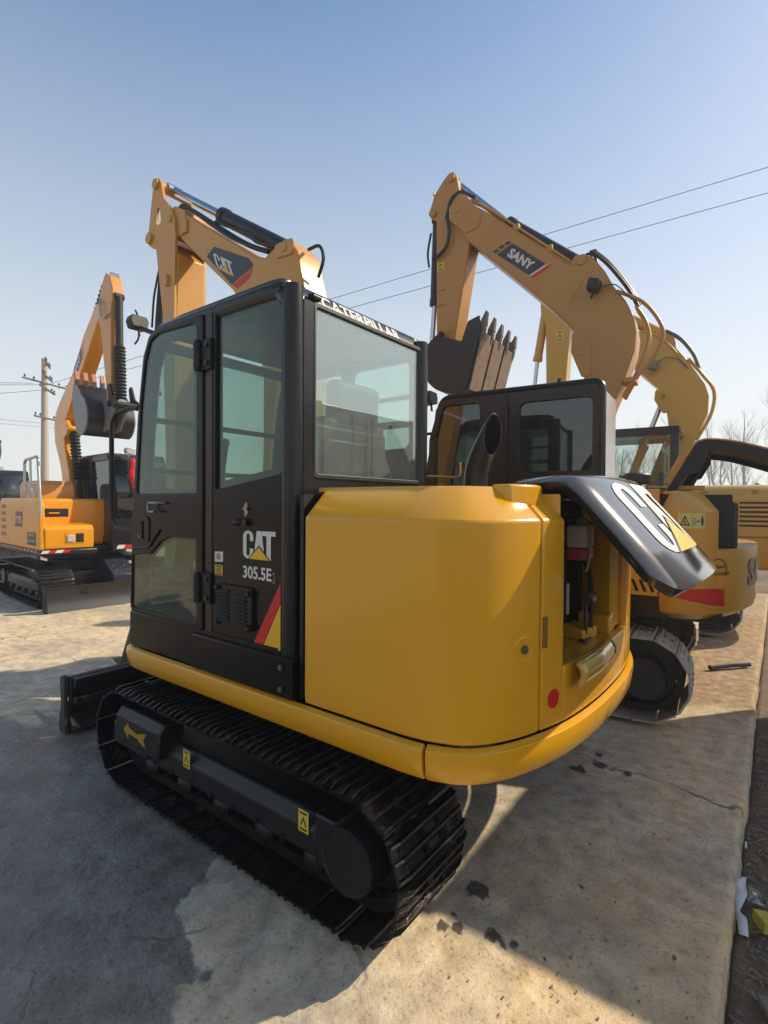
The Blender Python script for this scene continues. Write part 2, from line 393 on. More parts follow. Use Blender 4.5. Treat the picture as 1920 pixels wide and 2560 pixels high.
class Loft:
    """vertical-ish shell: plan polyline (x,y) with inward offset profile [(inset, z)]"""
    def __init__(s, plan, prof, n=6):
        P = cat_rom([(p[0], p[1], 0) for p in plan], n); s.P = P; s.S = [0]
        for a, b in zip(P, P[1:]): s.S.append(s.S[-1] + (b-a).length)
        s.prof = [V((q[0], q[1])) for q in prof]; s.T = [0]
        for a, b in zip(s.prof, s.prof[1:]): s.T.append(s.T[-1] + (b-a).length)
        s.L = s.S[-1]; s.H = s.T[-1]
    def _at(s, X, T, t):
        t = max(0, min(T[-1], t))
        for i in range(len(T)-1):
            if t <= T[i+1] + 1e-9:
                k = (t-T[i])/max(1e-9, T[i+1]-T[i]); return X[i].lerp(X[i+1], k), i
    def plan(s, d):
        p, i = s._at(s.P, s.S, d)
        a, _ = s._at(s.P, s.S, d-.03); b, _ = s._at(s.P, s.S, d+.03); t = (b-a).normalized()
        return p, V((t.y, -t.x, 0))          # outward normal when walking with the body on the left... fixed by sign
    sign = 1
    def pt(s, d, t):
        p, n = s.plan(d); n = n*s.sign; q, _ = s._at(s.prof, s.T, t)
        a, _ = s._at(s.prof, s.T, t-.012); b, _ = s._at(s.prof, s.T, t+.012); e = b-a
        nn = (n*e.y + V((0, 0, 1))*e.x).normalized()
        return V((p.x - n.x*q.x, p.y - n.y*q.x, q.y)), nn
    def s_at(s, fn):
        return min(range(len(s.S)), key=lambda i: fn(s.P[i]))
    def sx(s, x): return s.S[s.s_at(lambda p: abs(p.x-x) + (0 if p.y < -1.0 else 5))]
    def tz(s, z): return s.T[0] + next((s.T[i] + (z-s.prof[i].y)/(s.prof[i+1].y-s.prof[i].y)*(s.T[i+1]-s.T[i]) for i in range(len(s.prof)-1) if s.prof[i].y <= z <= s.prof[i+1].y), s.H)
    def grid(s, b, s0, s1, t0, t1, ns=24):
        ts = sorted(set([t0, t1] + [t for t in s.T if t0 < t < t1])); tt = []
        for a, c in zip(ts, ts[1:]):
            k = max(1, int((c-a)/.12)); tt += [a+(c-a)*i/k for i in range(k)]
        tt.append(ts[-1])
        g = [[b.bm.verts.new(s.pt(s0+(s1-s0)*i/ns, t)[0]) for t in tt] for i in range(ns+1)]
        for i in range(ns):
            for j in range(len(tt)-1):
                q = (g[i][j], g[i+1][j], g[i+1][j+1], g[i][j+1]); f = b.bm.faces.new(q if s.sign > 0 else q[::-1])
        return b

# ------------------------------------------------------------------ machine builders (local frame: +Y forward, +X right, Z up)
def crawler(par, x0, x1, yr, yf, cz, Ro, pitch, shoe_m, frame_m, hub_side=-1, holes=True, rollers=5, label=None, front_dark=True):
    """one crawler track between x0 and x1: link chain with shoes, frame, sprocket, idler, rollers"""
    xc = (x0+x1)/2; wd = x1-x0; per = 2*(yf-yr) + 2*pi*(Ro-.03); N = round(per/pitch); pitch = per/N; Rr = Ro-.03
    # link chain band as the track part
    b = B(); n = 14
    loop = [(yf + Rr*.9*sin(a), cz + Rr*.9*cos(a)) for a in [pi*k/n for k in range(n+1)]] + [(yr - Rr*.9*sin(a), cz - Rr*.9*cos(a)) for a in [pi*k/n for k in range(n+1)]]
    inn = [(yf + Rr*.72*sin(a), cz + Rr*.72*cos(a)) for a in [pi*k/n for k in range(n+1)]] + [(yr - Rr*.72*sin(a), cz - Rr*.72*cos(a)) for a in [pi*k/n for k in range(n+1)]]
    for sx in (-.07, .07): b.plate(loop, [inn], 'x', xc+sx-.018, xc+sx+.018)
    trk = b.done('track', UNDER, par, label=label)
    # one shoe
    h = .026 if shoe_m is not TRK2 else .016
    prof = [(-pitch*.46, 0), (-pitch*.46, .010), (-pitch*.42, .012), (-pitch*.40, h), (-pitch*.34, h), (-pitch*.31, .013), (-pitch*.05, .013), (-pitch*.03, h*.85),
            (pitch*.03, h*.85), (pitch*.05, .013), (pitch*.30, .013), (pitch*.33, h), (pitch*.39, h), (pitch*.42, .010), (pitch*.50, .004), (pitch*.50, -.006), (pitch*.40, 0), (pitch*.2, 0)]
    b = B()
    xs = [-wd/2, -wd/2+.035, wd/2-.035, wd/2]; dz = [-.006, 0, 0, -.006]
    rings = [[b.bm.verts.new((x, p[0], p[1]*(.75 if d else 1) + d)) for p in prof] for x, d in zip(xs, dz)]
    for i in range(3):
        for j in range(len(prof)):
            fq = b.bm.faces.new((rings[i][j], rings[i+1][j], rings[i+1][(j+1) % len(prof)], rings[i][(j+1) % len(prof)]))
            if j in (3, 7, 11): fq.material_index = 2
    b.bm.faces.new(rings[0]); b.bm.faces.new(rings[-1][::-1])
    bmesh.ops.recalc_face_normals(b.bm, faces=b.bm.faces[:])
    if holes:
        n0 = len(b.bm.faces)
        for sx in (-.055, .055):
            for yy in (-pitch*.18, pitch*.17): b.cyl((sx, yy, .012), (sx, yy, .021), .011, 8)
        b.bm.faces.ensure_lookup_table(); n1 = len(b.bm.faces)
        for sx, hw in ((0, .03),):
            for yy in (-pitch*.18, pitch*.17): b.box((sx-hw, yy-.009, .0132), (sx+hw, yy+.009, .0145))
        for sx in (-wd*.4, wd*.4):
            for yy in (-pitch*.18, pitch*.17): b.cyl((sx, yy, .0125), (sx, yy, .0145), .008, 8)
        b.bm.faces.ensure_lookup_table()
        for f in b.bm.faces[n1:]: f.material_index = 1
    sh = b.done('track_shoe', [shoe_m, BLKM, WEARS if shoe_m is not TRK2 else TRK2], trk, ang=18)
    L = yf-yr; half = pi*Rr
    for k in range(N):
        d = k*pitch
        if d < L: y, z, a = yr + d, cz+Rr, 0
        elif d < L+half: t = (d-L)/Rr; y, z, a = yf + Rr*sin(t), cz + Rr*cos(t), -t
        elif d < 2*L+half: y, z, a = yf - (d-L-half), cz-Rr, -pi
        else: t = (d-2*L-half)/Rr; y, z, a = yr - Rr*sin(t), cz - Rr*cos(t), -pi-t
        o = sh if k == 0 else sh.copy()
        if k: COL.objects.link(o); o.parent = trk
        o.location = (xc, y, z); o.rotation_euler = (a, 0, 0)
    # frame
    fo = x0+.03 if hub_side < 0 else x1-.03
    b = B(); hi = cz + Rr*.33; lo = cz - Rr*.28
    sec = [(x0+.045, lo), (x0+.045, hi-.05), (x0+.085, hi), (x1-.085, hi), (x1-.045, hi-.05), (x1-.045, lo)]
    b.prism(sec, 'y', yr + Ro*.62, yf - Ro*.55)
    for sx in (x0+.05, x1-.05-.1): b.box((sx, yr+.02, cz-.1), (sx+.1, yr+Ro*.65, cz+.1))
    b.box((x0+.02, yf-Ro*.95, cz-.045), (x0+.075, yf+Ro*.35, cz+.075)); b.box((x1-.075, yf-Ro*.95, cz-.045), (x1-.02, yf+Ro*.35, cz+.075))
    fr = b.done('track_frame', frame_m, par, bevel=.012)
    sd = x0 if hub_side < 0 else x1; s = -1 if hub_side < 0 else 1
    b = B(); b.lathe((xc, yr, cz), (xc+s, yr, cz), [(0, Rr*.70), (.03, Rr*.70), (.03, Rr*.5), (wd/2-.03, Rr*.5), (wd/2-.022, Rr*.485), (wd/2-.022, Rr*.45), (wd/2-.026, Rr*.44), (wd/2-.026, .001)], 40)
    for k in range(12):
        a = 2*pi*k/12; b.box((xc-.02, yr+cos(a)*Rr*.72-.025, cz+sin(a)*Rr*.72-.025), (xc+.02, yr+cos(a)*Rr*.72+.025, cz+sin(a)*Rr*.72+.025), Matrix.Rotation(a, 3, 'X'))
    b.done('sprocket', frame_m, fr, ang=25)
    b = B(); b.lathe((xc-wd*.2, yf, cz), (xc+1, yf, cz), [(0, .05), (.005, Rr*.72), (wd*.4, Rr*.72), (wd*.41, .05)], 32); b.cyl((x0+.06, yf, cz), (x1-.06, yf, cz), .05, 14)
    b.done('idler_wheel', frame_m, fr, ang=40)
    for k in range(rollers):
        y = yr + .22 + (yf-yr-.4)*k/(rollers-1)
        b = B(); b.lathe((x0+.07, y, cz-Rr*.5), (x1, y, cz-Rr*.5), [(0, .03), (.02, .055), (.06, .06), (.065, .085), (.085, .085), (.09, .065), (wd-.23, .065), (wd-.225, .085), (wd-.205, .085), (wd-.2, .06), (wd-.16, .055), (wd-.14, .03)], 18)
        b.done('track_roller', frame_m, fr, ang=40)
    return trk, fr
def ram(par, p0, pm, p1, r, rr, m=None, rodm=None, name='hydraulic_cylinder'):
    """cylinder barrel p0-pm with rod pm-p1"""
    p0, pm, p1 = V(p0), V(pm), V(p1); L = (pm-p0).length
    b = B(); b.lathe(p0, pm, [(0, r*.8), (.01, r), (L-.07, r), (L-.068, r*1.13), (L-.004, r*1.13), (L, r*.9)], 20)
    b.tube([p0 + V((r*1.2, 0, 0)), p0 - V((r*1.2, 0, 0))], r*.85, 16)
    o = b.done(name, m or PLAST, par, ang=40)
    d = (p1-pm).normalized()
    b = B(); b.cyl(pm - d*.02, p1, rr, 16); b.tube([p1 + V((r*1.1, 0, 0)), p1 - V((r*1.1, 0, 0))], r*.7, 16)
    b.done('piston_rod', rodm or CHROME, o, ang=40); return o
def bellows(par, p0, p1, r, n=16):
    p0, p1 = V(p0), V(p1); L = (p1-p0).length; pr = []
    for k in range(n):
        pr += [(L*k/n, r*.72), (L*(k+.45)/n, r), (L*(k+.6)/n, r)]
    pr.append((L, r*.72)); b = B(); b.lathe(p0, p1, pr, 20); return b.done('bellows_boot', RUB, par, ang=60)
def hose(par, pts, r=.014, m=None, name='hydraulic_hose', n=8): 
    b = B(); b.tube(pts, r, 8, smooth=8); return b.done(name, m or RUB, par)
def pin(b, x0, x1, y, z, r): return b.cyl((x0, y, z), (x1, y, z), r, 20)
def worklight(par, c, d, m=PLAST, s=.09, name='work_light'):
    """lamp box at c facing direction d"""
    d = V(d).normalized(); q = d.to_track_quat('Y', 'Z').to_matrix(); c = V(c)
    b = B(); pts = [(-s*.6, -s*.45), (s*.6, -s*.45), (s*.75, .1*s), (s*.6, s*.5), (-s*.6, s*.5), (-s*.75, .1*s)]
    b.prism(pts, 'y', -s*.5, s*.4); b.cyl((0, -s*.2, -s*.45), (0, -s*.2, -s*1.1), s*.1, 8); b.mapv(lambda v: c + q @ v)
    o = b.done(name, m, par, bevel=.008)
    b = B(); b.prism([(x*.82, z*.82) for x, z in pts], 'y', s*.395, s*.43); b.mapv(lambda v: c + q @ v); b.done('lens', LENS, o)
    return o
def bucket(par, prof, lip_dir, x0, x1, shell_m, side_m, tooth_m, nteeth, ears=None, side_extra=None, tl=.17, strips=None):
    """prof: (y,z) from lip round the floor to the back"""
    P = cat_rom([(p[0], p[1], 0) for p in prof], 5); t = .02
    b = B()
    def off(i):
        d = (P[min(i+1, len(P)-1)] - P[max(i-1, 0)]).normalized(); return V((-d.y, d.x, 0))
    o1 = [(p.x, p.y) for p in P]; o2 = [(p.x + off(i).x*t, p.y + off(i).y*t) for i, p in enumerate(P)]
    cen = V((sum(p[0] for p in o1)/len(o1), sum(p[1] for p in o1)/len(o1)))
    if (V(o2[len(o2)//2])-cen).length > (V(o1[len(o1)//2])-cen).length: o2 = [(2*a[0]-c[0], 2*a[1]-c[1]) for a, c in zip(o1, o2)]
    b.prism(o1 + o2[::-1], 'x', x0+.012, x1-.012)
    bk = b.done('bucket', shell_m, par, bevel=.004)
    side = o1 + (side_extra or [])
    for xa, xb in ((x0-.004, x0+.02), (x1-.02, x1+.004)):
        b = B(); b.prism(side, 'x', xa, xb); b.done('side_plate', side_m, bk, bevel=.004)
    lip = V(prof[0]); ld = V(lip_dir).normalized(); nn = V((-ld.y, ld.x))
    if (lip + nn*.1 - cen).length < (lip - nn*.1 - cen).length: nn = -nn
    for k in range(nteeth):
        xc = x0 + .045 + (x1-x0-.09)*k/(nteeth-1)
        b = B(); w2 = .03
        pr = [lip - ld*.10 + nn*.03, lip - ld*.02 + nn*.035, lip + ld*tl*.35 + nn*.02, lip + ld*tl*.35 - nn*.035, lip - ld*.10 - nn*.035]
        b.prism([tuple(p) for p in pr], 'x', xc-w2, xc+w2)
        pr = [lip + ld*tl*.3 + nn*.028, lip + ld*tl - nn*.002, lip + ld*tl - nn*.012, lip + ld*tl*.3 - nn*.04]
        n0 = len(b.bm.faces); b.prism([tuple(p) for p in pr], 'x', xc-w2*1.05, xc+w2*1.05); b.bm.faces.ensure_lookup_table()
        for f in b.bm.faces[n0:]: f.material_index = 1
        b.done('tooth', [shell_m if tooth_m is not TOOTH else TOOTH, tooth_m], bk, bevel=.004)
    if ears:
        for xe in (-.11, .07):
            xm = (x0+x1)/2; b = B(); b.prism(ears, 'x', xm+xe, xm+xe+.035); b.done('bucket_ear', side_m, bk, bevel=.006)
    return bk
def pane(par, pts, ax, w0, w1, m, name='window_glass'):
    b = B(); b.prism(pts, ax, w0, w1); return b.done(name, m, par)
def sticker(par, o, ux, vx, wd, ht, bg_m=STICK, name='warning_sticker', ink=1):
    fn = planefn(o, ux, vx)
    st = decal(name, shape2d([[(0,0),(wd,0),(wd,ht),(0,ht)]]), fn, bg_m, par, .0015)
    P = []
    if ink == 1:
        P = [[(wd*.2,ht*.3),(wd*.5,ht*.72),(wd*.8,ht*.3),(wd*.7,ht*.3),(wd*.5,ht*.58),(wd*.3,ht*.3)], [(wd*.15,ht*.1),(wd*.85,ht*.1),(wd*.85,ht*.18),(wd*.15,ht*.18)], [(wd*.15,ht*.82),(wd*.85,ht*.82),(wd*.85,ht*.9),(wd*.15,ht*.9)]]
    elif ink == 2:   # triangle sign and a person keeping clear
        a = wd*.5
        P = [[(a*.12,ht*.2),(a*.5,ht*.86),(a*.88,ht*.2)], ]
        decal('pictogram', shape2d(P), fn, INK, st, .003)
        decal('pictogram', shape2d([[(a*.26,ht*.28),(a*.5,ht*.68),(a*.74,ht*.28)]]), fn, bg_m, st, .0042)
        P = [[(a*.44,ht*.34),(a*.53,ht*.34),(a*.53,ht*.55),(a*.44,ht*.5)], [(wd*.56,ht*.25),(wd*.63,ht*.25),(wd*.63,ht*.65),(wd*.56,ht*.65)], [(wd*.66,ht*.43),(wd*.80,ht*.43),(wd*.80,ht*.47),(wd*.66,ht*.47)],
             [(wd*.655,ht*.45),(wd*.69,ht*.53),(wd*.69,ht*.37)], [(wd*.805,ht*.45),(wd*.77,ht*.37),(wd*.77,ht*.53)],
             [(wd*.83,ht*.2),(wd*.86,ht*.2),(wd*.88,ht*.4),(wd*.90,ht*.2),(wd*.93,ht*.2),(wd*.93,ht*.68),(wd*.83,ht*.68)], arc(wd*.88, ht*.78, wd*.022, ht*.05, 0, 350, 10)]
        decal('pictogram', shape2d(P), fn, INK, st, .0055); return st
    decal('pictogram', shape2d(P), fn, INK, st, .003); return st

# ------------------------------------------------------------------ ground, water stains, soil
def ngrid(name, xs, ys, zf, mat, attrs=None, kind='structure'):
    me = bpy.data.meshes.new(name); nx, ny = len(xs), len(ys)
    vs = [(x, y, zf(x, y)) for y in ys for x in xs]
    fs = [(j*nx+i, j*nx+i+1, (j+1)*nx+i+1, (j+1)*nx+i) for j in range(ny-1) for i in range(nx-1)]
    me.from_pydata(vs, [], fs); me.materials.append(mat); me.shade_smooth()
    if attrs:
        a = me.color_attributes.new("mask", 'FLOAT_COLOR', 'POINT')
        for k, v in enumerate(vs): a.data[k].color = attrs(v[0], v[1])
    o = bpy.data.objects.new(name, me); COL.objects.link(o); o['kind'] = kind; return o
def lines(a, b, fine, marks):
    """graded coordinates: step = fine near the marks interval, growing outside"""
    lo, hi = marks; out = []; x = lo; 
    while x < hi: out.append(x); x += fine
    out.append(hi); st = fine; x = hi
    while x < b: st = min(st*1.18, 6); x += st; out.append(min(x, b))
    st = fine; x = lo; pre = []
    while x > a: st = min(st*1.18, 6); x -= st; pre.append(max(x, a))
    return pre[::-1] + out
def fbm(x, y, s, o=4): return mnoise.fractal(V((x*s, y*s, 3.7)), 1.0, 2.0, o)
WET = [(-1.6,-9),(-1.6,-.80),(-1.50,-.72),(-1.44,-.66),(-1.36,-.69),(-1.31,-.62),(-1.26,-.40),(-1.18,-.30),(-1.02,-.24),(-.6,-.3),(-.3,.0),(-.2,1.6),(-.4,1.95),(-.75,2.05),(-.95,2.02),(-1.1,2.12),(-2.2,2.5),(-9,2.3),(-9,-9)]
def sdf(poly, x, y):
    d = 1e9; ins = False; n = len(poly)
    for i in range(n):
        ax_, ay = poly[i-1]; bx, by = poly[i]; ex, ey = bx-ax_, by-ay
        t = max(0, min(1, ((x-ax_)*ex + (y-ay)*ey)/(ex*ex+ey*ey))); d = min(d, hypot(x-ax_-ex*t, y-ay-ey*t))
        if (ay > y) != (by > y) and x < (bx-ax_)*(y-ay)/(by-ay)+ax_: ins = not ins
    return d if ins else -d
OIL = [(-.47,-1.222,.05),(-.64,-1.371,.033),(-.683,-1.251,.026),(-.715,-1.20,.03),(-.651,-1.41,.016),(-.629,-1.446,.018),(.852,-1.411,.022),(.862,-1.49,.03),(.868,-1.339,.04),(-.646,-1.206,.022),
       (.1,-1.5,.014),(.35,-1.72,.012),(-.2,-1.55,.012),(.75,-1.25,.05),(1.0,-1.3,.03),(-.55,-1.62,.012),(-.62,-1.55,.01),(-.35,-1.9,.012)]
def gmask(x, y):
    if -8 < x < 2 and -8 < y < 8:
        d = sdf(WET, x, y) + .06*fbm(x, y, 5) + .03*fbm(x, y, 18)
        wet = max(0, min(1, d/.035 + .5))
        if x < -1.7 and y < .9: pass
    else: wet = 0
    oil = 0
    if -1.2 < x < 1.4 and -2.2 < y < -.9:
        for ox, oy, r in OIL:
            d = hypot(x-ox, y-oy)
            if d < r*2.2: oil = max(oil, min(1, (r*(1+.45*fbm(x+ox, y, 22)) - d)/(r*.3)))
    # tan soil film thins out in streaks along X
    film = .5 + .55*fbm(x*.35 + 3, y*1.5, .9) + .3*fbm(x, y, 3.1)
    if x > 2.2: film += min(1.2, (x-2.2)*1.0)
    if y < -1.0 and x < .9: film += .55*min(1, max(0, (-y-1.0)*1.5))*max(0, min(1, (.2-x)*2))  # extra tan on the sunlit corner: warm sunlight put into the colour
    soil_ = max(0, min(1, (x - 2.0 - .5*(y > .5)*(y-.5))/.7)) if x < 14 and y < 9 else .5
    return (wet, max(0, oil), max(0, min(1, film)), soil_)
def concrete():
    m = NT("yard_concrete"); v = m.coord('Object'); at = m.n('ShaderNodeVertexColor'); at.layer_name = "mask"
    sp = m.n('ShaderNodeSeparateColor'); m.l(at.outputs[0], sp.inputs[0]); wet, oil, film = sp.outputs[0], sp.outputs[1], sp.outputs[2]; n5 = m.noise(38, 5, .7, v)
    n1 = m.noise(1.4, 6, .65, v); n2 = m.noise(11, 6, .62, v); n3 = m.noise(70, 3, .55, v); n4 = m.noise(5, 7, .68, v)
    base = m.ramp(n2, [(.3, lin('#9a9282')), (.5, lin('#c0b6a2')), (.7, lin('#d8ccb6'))])
    tan = m.ramp(n2, [(.3, lin('#bd9d6e')), (.5, lin('#e0bf8b')), (.72, lin('#f0d4a2'))])
    ff = m.math('MULTIPLY', film, m.ramp(n4, [(.25, .35), (.6, 1.0)]))
    c = m.mix(ff, base, tan)
    c = m.mix(m.math('MULTIPLY', m.ramp(n1, [(.38, 1.0), (.55, 0.0)]), .45), c, lin('#857b6c'))
    c = m.mix(m.math('MULTIPLY', m.ramp(n3, [(.30, 1.0), (.42, 0.0)]), .55), c, lin('#6b604f'))
    oil = m.ramp(m.math('ADD', oil, m.math('MULTIPLY', m.math('SUBTRACT', n5, .5), 1.4)), [(.30, 0.0), (.80, 1.0)])
    wet = m.ramp(m.math('ADD', wet, m.math('MULTIPLY', m.math('SUBTRACT', n5, .5), .8)), [(.25, 0.0), (.75, 1.0)])
    n6 = m.noise(210, 3, .6, v); c = m.mix(m.math('MULTIPLY', m.ramp(n6, [(.33, 1.0), (.38, 0.0)]), .6), c, lin('#4e453a'))
    # cracks
    vo = m.n('ShaderNodeTexVoronoi', feature='DISTANCE_TO_EDGE'); vo.inputs['Scale'].default_value = .8
    nv = m.n('ShaderNodeTexNoise'); nv.inputs['Scale'].default_value = 3.5; nv.inputs['Detail'].default_value = 6; m.l(v, nv.inputs['Vector'])
    mxv = m.n('ShaderNodeMix', data_type='VECTOR'); mxv.inputs[0].default_value = .22; m.l(v, mxv.inputs[4]); m.l(nv.outputs['Color'], mxv.inputs[5]); m.l(mxv.outputs[1], vo.inputs['Vector'])
    crack = m.math('MULTIPLY', m.ramp(vo.outputs['Distance'], [(.002, 1.0), (.008, 0.0)]), m.ramp(n1, [(.45, 0.0), (.6, 1.0)]))
    c = m.mix(m.math('MULTIPLY', crack, .8), c, lin('#3c342a'))
    so = m.ramp(m.math('ADD', at.outputs['Alpha'], m.math('MULTIPLY', m.math('SUBTRACT', n4, .5), .9)), [(.35, 0.0), (.65, 1.0)])
    c = m.mix(m.math('MULTIPLY', so, .85), c, m.ramp(n2, [(.3, lin('#6a573f')), (.5, lin('#94795a')), (.7, lin('#b79b74'))]))
    # wet: darker, browner, glossy in hollows
    pud = m.ramp(m.math('ADD', m.math('MULTIPLY', n1, .6), m.math('MULTIPLY', n4, .4)), [(.40, 1.0), (.56, 0.0)])
    wc = m.mix(m.ramp(n4, [(.35, 0.0), (.7, 1.0)]), lin('#5f594f'), lin('#968d80'))
    wc = m.mix(m.math('MULTIPLY', m.ramp(n3, [(.3, 1.0), (.45, 0.0)]), .5), wc, lin('#37312a'))
    c = m.mix(m.math('MULTIPLY', wet, .92), c, wc)
    c = m.mix(m.math('MULTIPLY', oil, .85), c, lin('#1b1b1d'))
    r = m.math('SUBTRACT', .88, m.math('MULTIPLY', wet, m.math('ADD', .36, m.math('MULTIPLY', pud, .32))))
    m.set(Base_Color=c, Roughness=r)
    h = m.math('ADD', m.math('ADD', m.math('MULTIPLY', n2, .7), m.math('MULTIPLY', n3, .22)), m.math('ADD', m.math('MULTIPLY', n4, .9), m.math('MULTIPLY', n6, .10)))
    h = m.math('SUBTRACT', h, m.math('MULTIPLY', crack, .6))
    h = m.math('MULTIPLY', h, m.math('SUBTRACT', 1.0, m.math('MULTIPLY', m.math('MULTIPLY', wet, pud), .75)))
    m.bump(h, .6, .016)
    return m.m
def earth():
    m = NT("bare_soil"); v = m.coord('Object'); n1 = m.noise(3, 8, .7, v, .5); n2 = m.noise(24, 7, .75, v); n3 = m.noise(.4, 5, .6, v)
    c = m.ramp(n1, [(.3, lin('#4a3f33')), (.5, lin('#67594a')), (.7, lin('#867563'))])
    c = m.mix(m.math('MULTIPLY', m.ramp(n2, [(.35, 1.0), (.5, 0.0)]), .6), c, lin('#2f281f'))
    c = m.mix(m.math('MULTIPLY', m.ramp(n3, [(.4, 0.0), (.6, 1.0)]), .5), c, lin('#9a8768'))
    m.set(Base_Color=c, Roughness=.95); m.bump(m.math('ADD', n1, n2), .9, .03); return m.m
EDGE = -2.045
def ez(x): return EDGE + .012*fbm(x, 0, 2.2) + .005*fbm(x, 5, 14)
ysl = [0.0] + [k*.0125 for k in range(1, 92)]
xsl = lines(-40, 9, .02, (-2.2, 1.9))
# concrete yard: rows start at the broken edge
yrows = [-.004, .004, .012] + lines(.03, 60, .0145, (.03, 2.3))[0:]
yrows = sorted(set(round(t, 4) for t in yrows))
vsx = xsl
me = bpy.data.meshes.new("concrete_yard"); vv = []; nx = len(vsx)
drop = {0: -.115, 1: -.018, 2: -.006}
for j, t in enumerate(yrows):
    for x in vsx:
        y = ez(x) + t + (0 if j > 0 else .0)
        z = drop.get(j, 0.0) + (.004*fbm(x, y, 1.3, 3) + .0022*fbm(x, y, 9, 4) - .004 if j > 0 else 0)
        vv.append((x, y, min(z, -.0002) if j > 2 else z))
ff = [(j*nx+i, j*nx+i+1, (j+1)*nx+i+1, (j+1)*nx+i) for j in range(len(yrows)-1) for i in range(nx-1)]
me.from_pydata(vv, [], ff); me.materials.append(concrete()); me.shade_smooth()
ca = me.color_attributes.new("mask", 'FLOAT_COLOR', 'POINT')
for k, p in enumerate(vv): ca.data[k].color = gmask(p[0], p[1])
yard = bpy.data.objects.new("concrete_yard", me); COL.objects.link(yard); yard['kind'] = 'structure'
SOIL = earth()
def soilz(x, y):
    d = EDGE - y
    near = max(0, 1 - abs(x-.5)/5)
    z = -.085 + .03*fbm(x, y, 1.7, 4)*near + .018*fbm(x, y, 7, 4)*near + .009*fbm(x, y, 26, 3)*near
    if y > EDGE and x < 9.3: z = min(z, -.13)
    if x > 8.6 and y > -2.2: z = max(z, -.06 + .02*fbm(x, y, 1.1))
    return z
soil = ngrid("soil_ground", lines(-700, 900, .02, (-.9, 2.0)), lines(-500, 900, .02, (-2.9, -2.0)), soilz, SOIL)
# stones, chips and stalks lying on the soil beside the slab (uncountable litter of the ground)
b = B(); rr = random.Random(3)
for k in range(900):
    x = rr.uniform(-.7, 2.4); y = EDGE - .02 - abs(rr.gauss(0, .28)); s = rr.choice([.004,.006,.006,.009,.013]) * rr.uniform(.7, 1.3)
    z = soilz(x, y); n0 = len(b.bm.verts)
    bmesh.ops.create_icosphere(b.bm, subdivisions=1, radius=s, matrix=Matrix.Translation((x, y, z + s*.25)) @ Matrix.Rotation(rr.uniform(0, 6), 4, 'Z') @ Matrix.Diagonal((rr.uniform(.8, 1.7), rr.uniform(.7, 1.1), rr.uniform(.4, .8), 1)))
    b.bm.verts.ensure_lookup_table()
    for v in b.bm.verts[n0:]: v.co += V((rr.uniform(-1,1), rr.uniform(-1,1), rr.uniform(-1,1))) * s*.22
b.done('gravel', STONE, None, ang=20, kind='stuff')
b = B()
for k in range(420):
    x = rr.uniform(-.7, 2.2); y = EDGE - .02 - abs(rr.gauss(0, .25)); a = rr.uniform(0, pi); L = rr.uniform(.02, .12); z = soilz(x, y) + .006
    p = [(x, y, z), (x + cos(a)*L*.5 + rr.uniform(-.01,.01), y + sin(a)*L*.5, z + rr.uniform(.002, .012)), (x + cos(a)*L, y + sin(a)*L, z + rr.uniform(-.002, .01))]
    if max(q[1] for q in p) > EDGE - .012: continue
    b.tube(p, rr.choice([.0012, .0018, .003]), 5)
b.done('dry_stalks', TWIG, None, kind='stuff')
# grit on the slab
b = B()
for k in range(220):
    x = rr.uniform(-1.0, 1.8); y = rr.uniform(-2.0, -.9); s = rr.choice([.0015, .002, .003, .004])
    bmesh.ops.create_icosphere(b.bm, subdivisions=1, radius=s, matrix=Matrix.Translation((x, y, s*.1)) @ Matrix.Diagonal((1.3, 1, .6, 1)))
b.done('loose_grit', STONE, None, ang=20, kind='stuff')

# ------------------------------------------------------------------ the black and yellow mini excavator in front
m1 = thing('mini_excavator', 'black and yellow mini excavator with black cab, tailgate raised, nearest the camera', 'excavator', (0, 0, 0))
lt, lf = crawler(m1, -1.005, -.575, -.965, .62, .276, .274, .142, TRK1, UNDER, -1)
rt, rf = crawler(m1, .67, 1.10, -.965, .62, .276, .274, .142, TRK1, UNDER, 1)
for y_ in [-.62 + k_*.16 for k_ in range(8)]:
    b = B(); b.cyl((-.968, y_, .225), (-.958, y_, .225), .011, 6); b.done('frame_bolt', UNDER, lf)
# cover plate with the arrow at the front of the left frame
b = B(); b.prism([(-1.0, .27), (-1.0, .40), (-.965, .445), (-.86, .445), (-.86, .27)], 'y', .23, .66)
fc = b.done('track_guard', UNDER, m1, bevel=.01)
fnA = planefn((-1.0, .57, .30), (0, -1, 0), (0, 0, 1))
decal('arrow_decal', shape2d([[(0,.045),(.05,.09),(.05,.068),(.15,.05),(.15,.028),(.05,.032),(.05,.0)], [(.15,.02),(.22,.0),(.20,.04),(.23,.075),(.15,.06)]]), fnA, flat('faded_arrow_yellow', lin('#a8801c'), .5), fc, .002)
for y in (.075, -.71): sticker(m1, (-.962, y, .285), (0, -1, 0), (0, 0, 1), .055, .085, STICK, 'warning_sticker')
b = B(); b.box((-.58, -.55, .18), (.70, .45, .40)); b.box((-.62, -.72, .24), (.74, -.4, .36)); b.box((-.62, .3, .24), (.74, .5, .36)); b.done('car_body', UNDER, m1, bevel=.02)
b = B(); b.cyl((.06, -.15, .38), (.06, -.15, .60), .40, 40); b.done('swing_bearing', UNDER, m1)
